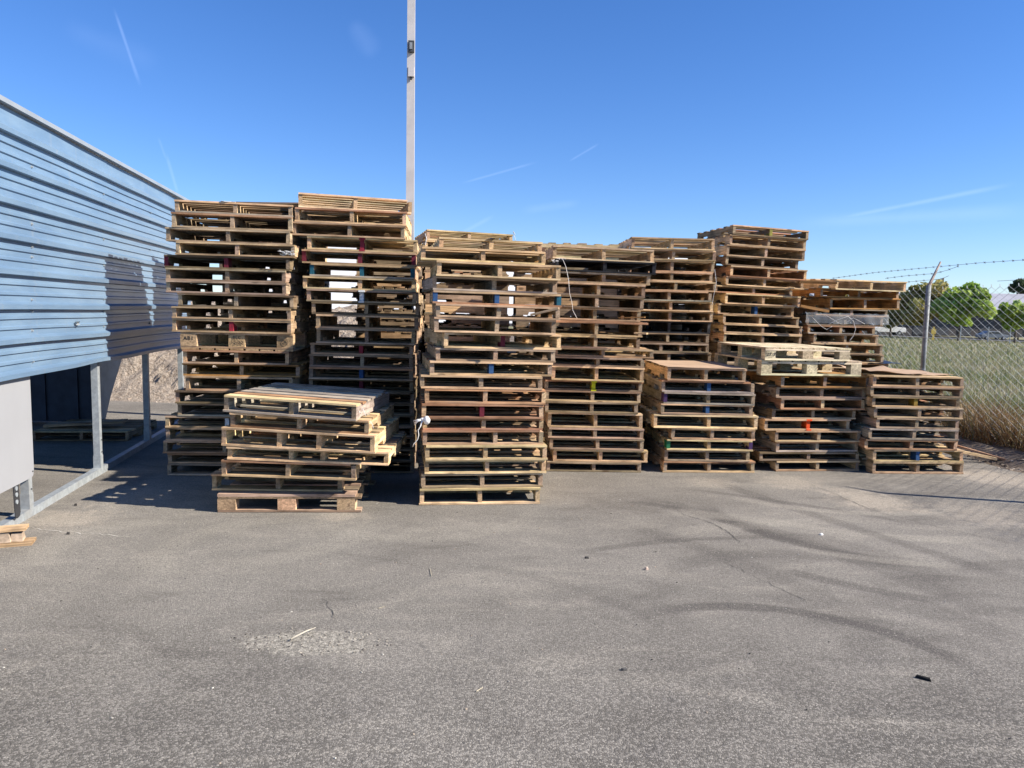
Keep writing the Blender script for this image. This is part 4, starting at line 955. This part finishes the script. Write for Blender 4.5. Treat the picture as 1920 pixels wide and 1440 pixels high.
# field of short green and straw grass
n = 60000; u = r.uniform(0, 1, n); dd = .6 + 115*u**2.2; ang_ = r.uniform(-.0, 1, n)
Yc = r.uniform(5, 140, n); px_ = r.uniform(1600, 1960, n); Yc = 6.5*np.exp(r.uniform(0, 1, n)*np.log(130/6.5)); X = Yc*(px_ - 960)/F; dn = (X - FA.x)*NR.x + (Yc - FA.y)*NR.y
k = dn > .35; X, Y = X[k], Yc[k]; n = len(X)
sc_ = np.clip(Y/14, .6, 9); pt = np.sin(X*.8 + np.sin(Y*.35)*2) + np.sin(Y*.6 + X*.3)
Cg = pick(r, n, [(.17, .21, .08), (.22, .25, .10), (.28, .27, .13), (.13, .17, .06)], .28); Cy = pick(r, n, [(.46, .41, .27), (.56, .51, .37), (.36, .29, .18)], .25)
k = (r.uniform(0, 1, n) < .42 + .14*pt); Cg[k] = Cy[k]
blades("field_grass", X, Y, (.09 + .16*r.uniform(0, 1, n))*np.clip(sc_, .8, 1.6)*np.where(Y > 60, .55, 1.0), .010*sc_, Cg, .8, 2, "green and straw-coloured grass covering the field beyond the fence", "grass")
# litter on the dirt kerb
g = gnd(1880, 905)
k_ = rubble("bark_litter", fence_pt(8.6).x - .50, 8.3, .22, 1.5, 300, .006, .035, [(.36, .29, .22), (.22, .17, .12), (.45, .38, .3), (.12, .1, .08)], M_vc, rot=math.atan2(-U.x, U.y) + 0, zf=lambda x, y: h_ground(x, y) - .004 + .006, flat=.35)
tag(k_, "bark chips and leaf litter along the asphalt edge", "litter", kind='stuff')

# ================================================================== DIRT PILE
def mat_dirt():
    t = NT("dirt_clods"); P = t.n('ShaderNodeNewGeometry').outputs['Position']; n1 = t.noise(P, 4, 6, .7); n2 = t.noise(P, 16, 5, .75)
    c = t.mix(t.ramp(n2, .3, .65), (.27, .205, .155), (.50, .42, .335)); c = t.mix(t.ramp(n1, .3, .7, 0, .4), c, (.55, .46, .37))
    return t.out(c, .95, bump=t.math('ADD', n1, n2), bstr=.9, bdist=.10, spec=.05)
b = MB(); nx, ny = 120, 60; rn = np.random.RandomState(8); from mathutils import noise as mn
for j in range(ny + 1):
    for i in range(nx + 1):
        x = -13 + 12.5*i/nx; y = 12.9 + 6.5*j/ny; 
        f = min(1, max(0, (y - 12.9)/2.6))*min(1, max(0, (19.4 - y)/2.2)); fx = min(1, max(0, (x + 13)/2))*min(1, max(0, (-.5 - x)/2.2)); hh = (1.55 if x > -5 else 1.55 + .12*(-5 - x))
        f = f*f*(3 - 2*f); fx = fx*fx*(3 - 2*fx)
        z = hh*f*fx; q = Vector((x, y, 0)); z += (.20*mn.noise(q*1.3) + .13*mn.noise(q*4.1) + .085*mn.noise(q*10) + .04*mn.noise(q*23))*min(1, f*fx*4)
        b.v.append((x, y, z - .02))
for j in range(ny):
    for i in range(nx): k = j*(nx + 1) + i; b.face([k, k + 1, k + nx + 2, k + nx + 1])
tag(b.build("dirt_pile", mat_dirt()), "long heap of pale clodded dirt seen under the blue wall", "dirt pile")
tag(rubble("dirt_clods", -7.5, 13.0, 3.5, .55, 160, .01, .07, [(.36, .28, .21), (.3, .23, .17), (.5, .42, .33)], M_vc, zf=lambda x, y: -.012, flat=.8), "loose clods scattered at the foot of the dirt heap", "clods", kind='stuff')

# ================================================================== BOX TRAILER behind the stacks
Yt = 27.5; xl, xr = at(500, 560, Yt).x, at(1352, 560, Yt).x; zt_ = at(700, 452, Yt).z
e = empty("box_trailer", (xl, Yt - 1.6, -.012), (0, 0, R(13))); tag(e, "white semi trailer with red and white tape, seen through the stacks", "trailer"); Lt = xr - xl
b = MB(); b.box(0, Lt, 0, 2.5, 1.15, zt_); b.build("body", M_white, e)
M_tape = mat_simple("red_tape", (.55, .02, .03), .4); M_red = M_tape
b = MB(); b.box(0, Lt, -.03, 0.0, 1.06, 1.17); b.build("bottom_rail", M_dkmetal, e)
for i in range(18):
    b = MB(); b.box(.2 + i*Lt/18, .2 + i*Lt/18 + .45, -.012, -.0005, 1.30, 1.40); b.build("reflective_tape", M_red if i % 2 == 0 else M_white, e)
for x in (1.2, 2.5, Lt - 2.6):
    b = MB(); b.tube([(x, .15, .5), (x, .45, .5)], .5, n=24); wo_ = b.build("wheel", M_rubber, e); m = MB(); m.tube([(x, .12, .5), (x, .1495, .5)], .26, n=16); m.build("rim", M_galv, wo_)
    m = MB(); m.box(x - .06, x + .06, .2, 2.2, .45, 1.06); m.build("axle_frame", M_dkmetal, e)
for x in (Lt*.3, Lt*.33):
    pass
b = MB(); b.box(Lt*.72, Lt*.74, .3, .42, .03, 1.06); b.build("landing_leg", M_dkmetal, e)
# a red machine part in front of the dirt, glimpsed through stack B
# ================================================================== BACKGROUND beyond the field
def tree(base, cw, ch, cz, pal, seed, label, nl=5200, leaf=.16, trunk_h=None, trunk_r=.16, name="leafy_tree", group="trees beyond the field"):
    e = empty(name, base); r = np.random.RandomState(seed); tag(e, label, "tree", group)
    th = trunk_h or cz; b = MB(); b.tube([(0, 0, -.3), (.05, 0, th*.5), (-.05, .05, th)], [trunk_r, trunk_r*.8, trunk_r*.55], n=8)
    for k in range(6):
        a = k*1.05 + .3; b.tube([(0, 0, th*.6), (math.cos(a)*cw*.18, math.sin(a)*cw*.18, th*.95), (math.cos(a)*cw*.33, math.sin(a)*cw*.33, cz + ch*.2)], [trunk_r*.5, trunk_r*.3, .03], n=5)
    M_bark = bpy.data.materials.get("bark") or mat_simple("bark", (.10, .08, .06), .9); b.build("trunk", M_bark, e)
    nc = 46; cc_ = r.normal(0, 1, (nc, 3)); cc_ /= np.linalg.norm(cc_, axis=1)[:, None]; cc_ *= r.uniform(.35, .92, (nc, 1)); rad = r.uniform(.10, .34, nc)
    k = r.randint(0, nc, nl); dv_ = r.normal(0, 1, (nl, 3)); dv_ /= np.linalg.norm(dv_, axis=1)[:, None]; P_ = cc_[k] + dv_*(rad[k]*r.uniform(.55, 1.08, nl))[:, None]
    P_ = P_*np.array([cw/2, cw/2, ch/2]) + np.array([0, 0, cz]); P_[:, 2] = np.maximum(P_[:, 2], cz - ch*.46)
    a = r.normal(0, 1, (nl, 3)); a /= np.linalg.norm(a, axis=1)[:, None]; b2 = np.cross(a, r.normal(0, 1, (nl, 3))); b2 /= np.linalg.norm(b2, axis=1)[:, None]; s_ = leaf*r.uniform(.6, 1.4, (nl, 1)); a *= s_; b2 *= s_*.7
    V = np.stack([P_ - a, P_ - b2, P_ + a, P_ + b2], 1).reshape(-1, 3); cm = pick(r, nc, pal, .15)[k]*(1 + r.uniform(-.22, .22, (nl, 1)))
    np_mesh("crown", V, 4, cm, M_leaf, e, 4)
    return e
M_leaf = mat_leaf("tree_leaf", .3)
def far(px, Y, extra=0): x = at(px, 640, Y).x; return Vector((x, Y, h_ground(x, Y) - .1 + extra))
def zpix(py, px, Y): return at(px, py, Y).z
def tree_px(pxc, y0, y1, wpx, Y, pal, seed, label, **k):
    b = far(pxc, Y); zt = zpix(y0, pxc, Y); zb = zpix(y1, pxc, Y); cw = wpx*Y/F
    return tree(b, cw, zt - zb, (zt + zb)/2 - b.z, pal, seed, label, trunk_h=(zt + zb)/2 - b.z, **k)
OL = [(.42, .37, .12), (.32, .30, .09), (.50, .43, .17)]; GR = [(.36, .48, .08), (.26, .38, .07), (.46, .58, .14)]; DK = [(.07, .10, .045), (.10, .13, .06)]
tree_px(1738, 530, 612, 118, 112, OL, 1, "olive-green round tree just behind the fence post", nl=9000, leaf=.28)
tree_px(1796, 533, 612, 104, 104, GR, 2, "bright green round tree to the right of the fence post", nl=9000, leaf=.26)
tree_px(1668, 545, 616, 70, 118, OL, 3, "olive tree partly hidden behind the fence-side stack", nl=6000, leaf=.28)
tree_px(1902, 563, 622, 60, 108, GR, 4, "mid green tree at the right edge in front of the dark building", nl=6000, leaf=.25)
tree_px(1908, 523, 556, 42, 170, DK, 5, "dark tree showing above the pale building roof", nl=4000, leaf=.3)
tree_px(1950, 560, 625, 60, 110, GR, 9, "green tree just beyond the right edge of the picture", nl=4000, leaf=.3)
tree_px(1560, 552, 622, 110, 122, OL, 6, "olive tree glimpsed through the gaps of the fence-side stack", nl=6000, leaf=.35)
tree_px(1460, 562, 622, 90, 124, DK, 7, "dark tree glimpsed between the leaning stack's pallets", nl=4000, leaf=.35)
# building
Yg = 150; xl = at(1560, 600, Yg).x; xr = at(2150, 600, Yg).x; gz = h_ground(xl, Yg) - .2
e = empty("long_building", (xl, Yg, gz)); tag(e, "long low building with pale metal roof and shaded dark wall", "building"); Lb = xr - xl; wz = at(1850, 580, Yg).z - gz; rz_ = at(1850, 550, Yg + 14).z - gz
M_bwall = mat_simple("brown_wall", (.085, .075, .07), .9, var=.1, scale=.4); M_roof = mat_simple("pale_roof", (.36, .35, .36), .5, var=.1, scale=.3)
b = MB(); b.box(0, Lb, 0, 28, 0, wz); b.build("wall", M_bwall, e)
b = MB(); n_ = len(b.v); b.v = [(-.6, -1.2, wz - .05), (Lb + .6, -1.2, wz - .05), (Lb + .6, 14, rz_), (-.6, 14, rz_), (-.6, 29, wz - .05), (Lb + .6, 29, wz - .05)]; b.face([0, 1, 2, 3]); b.face([3, 2, 5, 4]); o = b.build("roof", M_roof, e); mo = o.modifiers.new("t", 'SOLIDIFY'); mo.thickness = .3
for i in range(14):
    b = MB(); x = 3 + i*4.3; b.box(x, x + 2.6, -.06, -.001, .2, 3.0); b.build("bay_door", M_dkmetal, e)
tag(e, "long low building with pale metal roof and shaded dark wall", "building")
# road in front of it
b = MB(); z = h_ground(60, 127) + .03
P4 = [(at(1400, 640, 122).x, 122), (at(2200, 640, 122).x, 122), (at(2200, 640, 140).x, 140), (at(1400, 640, 140).x, 140)]
b.v = [(x, y, h_ground(x, y) + .12) for x, y in P4]; b.face([0, 1, 2, 3]); tag(b.build("road", mat_simple("far_asphalt", (.10, .10, .10), .9)), kind='structure')
def vehicle(name, px, Y, L, Hv, prof, win, wheels, c, label, cat, wr=.38):
    b0 = far(px, Y, .0); z = h_ground(b0.x, Y) + .14; e = empty(name, (b0.x, Y, z)); tag(e, label, cat)
    m = mat_simple(name + "_paint", c, .3, var=.03); b = MB(); b.prism(prof, 0, 1.8); o = b.build("body", m, e); bv = o.modifiers.new("b", 'BEVEL'); bv.width = .06; bv.segments = 2
    for wn in win: b = MB(); b.prism(wn, -.02, 1.82); b.build("side_window", M_glass, e)
    for x in wheels:
        b = MB(); b.tube([(x, -.04, wr), (x, .22, wr)], wr, n=20); w_ = b.build("wheel", M_rubber, e); m2 = MB(); m2.tube([(x, -.06, wr), (x, -.0405, wr)], wr*.55, n=14); m2.build("rim", M_galv, w_)
        b = MB(); b.tube([(x, 1.6, wr), (x, 1.84, wr)], wr, n=20); b.build("wheel", M_rubber, e)
    return e
vehicle("pickup_truck", 1628, 122, 5.9, 1.9, [(0, .55), (5.85, .5), (5.9, 1.0), (5.75, 1.25), (4.5, 1.32), (3.95, 1.88), (2.1, 1.92), (1.95, 1.3), (0, 1.28)],
        [[(2.25, 1.35), (2.95, 1.35), (2.95, 1.8), (2.25, 1.8)], [(3.08, 1.35), (4.1, 1.35), (3.8, 1.8), (3.08, 1.8)]], [1.1, 4.85], (.8, .8, .8), "white crew-cab pickup parked beyond the grass field", "pickup truck")
vehicle("parked_car", 1840, 126, 4.5, 1.45, [(0, .35), (4.4, .35), (4.45, .8), (3.5, .92), (2.9, 1.4), (1.2, 1.42), (.5, .95), (0, .9)],
        [[(1.2, .98), (1.95, .98), (1.95, 1.32), (1.35, 1.32)], [(2.05, .98), (3.2, .98), (2.8, 1.32), (2.05, 1.32)]], [.85, 3.6], (.16, .18, .20), "dim grey car parked in the shade before the dark building", "car", .32)
for i, (px, lb) in enumerate([(1800, "thin pale post at the field's far edge, left one"), (1852, "thin pale post at the field's far edge, middle one"), (1893, "thin pale post at the field's far edge, right one")]):
    b0 = far(px, 100); b = MB(); b.tube([(0, 0, 0), (0, 0, 2.2)], .06, n=8); o = b.build("field_post", M_galv); o.location = b0; tag(o, lb, "post", "posts at the far edge of the field")
b0 = far(1749, 98); e = empty("yellow_marker", b0); tag(e, "small yellow marker standing by the road beyond the field", "marker"); b = MB(); b.box(-.12, .12, -.05, .05, .0, 1.9); b.box(-.3, .3, -.06, -.051, 1.0, 1.6); b.build("marker_board", mat_simple("faded_yellow", (.45, .33, .07), .7), e)
b0 = far(1760, 200); b = MB(); b.tube([(0, 0, 0), (0, 0, zpix(521, 1760, 200) - b0.z)], [.3, .22], n=8); o = b.build("utility_pole", mat_simple("pole_wood", (.25, .19, .14), .9)); o.location = b0; tag(o, "wooden pole top showing above the olive tree", "pole")
print('NPAL', sum(1 for o in scn.objects if o.type == 'EMPTY' and 'pallet' in o.name))
scn.cycles.max_bounces = 6; scn.cycles.diffuse_bounces = 1
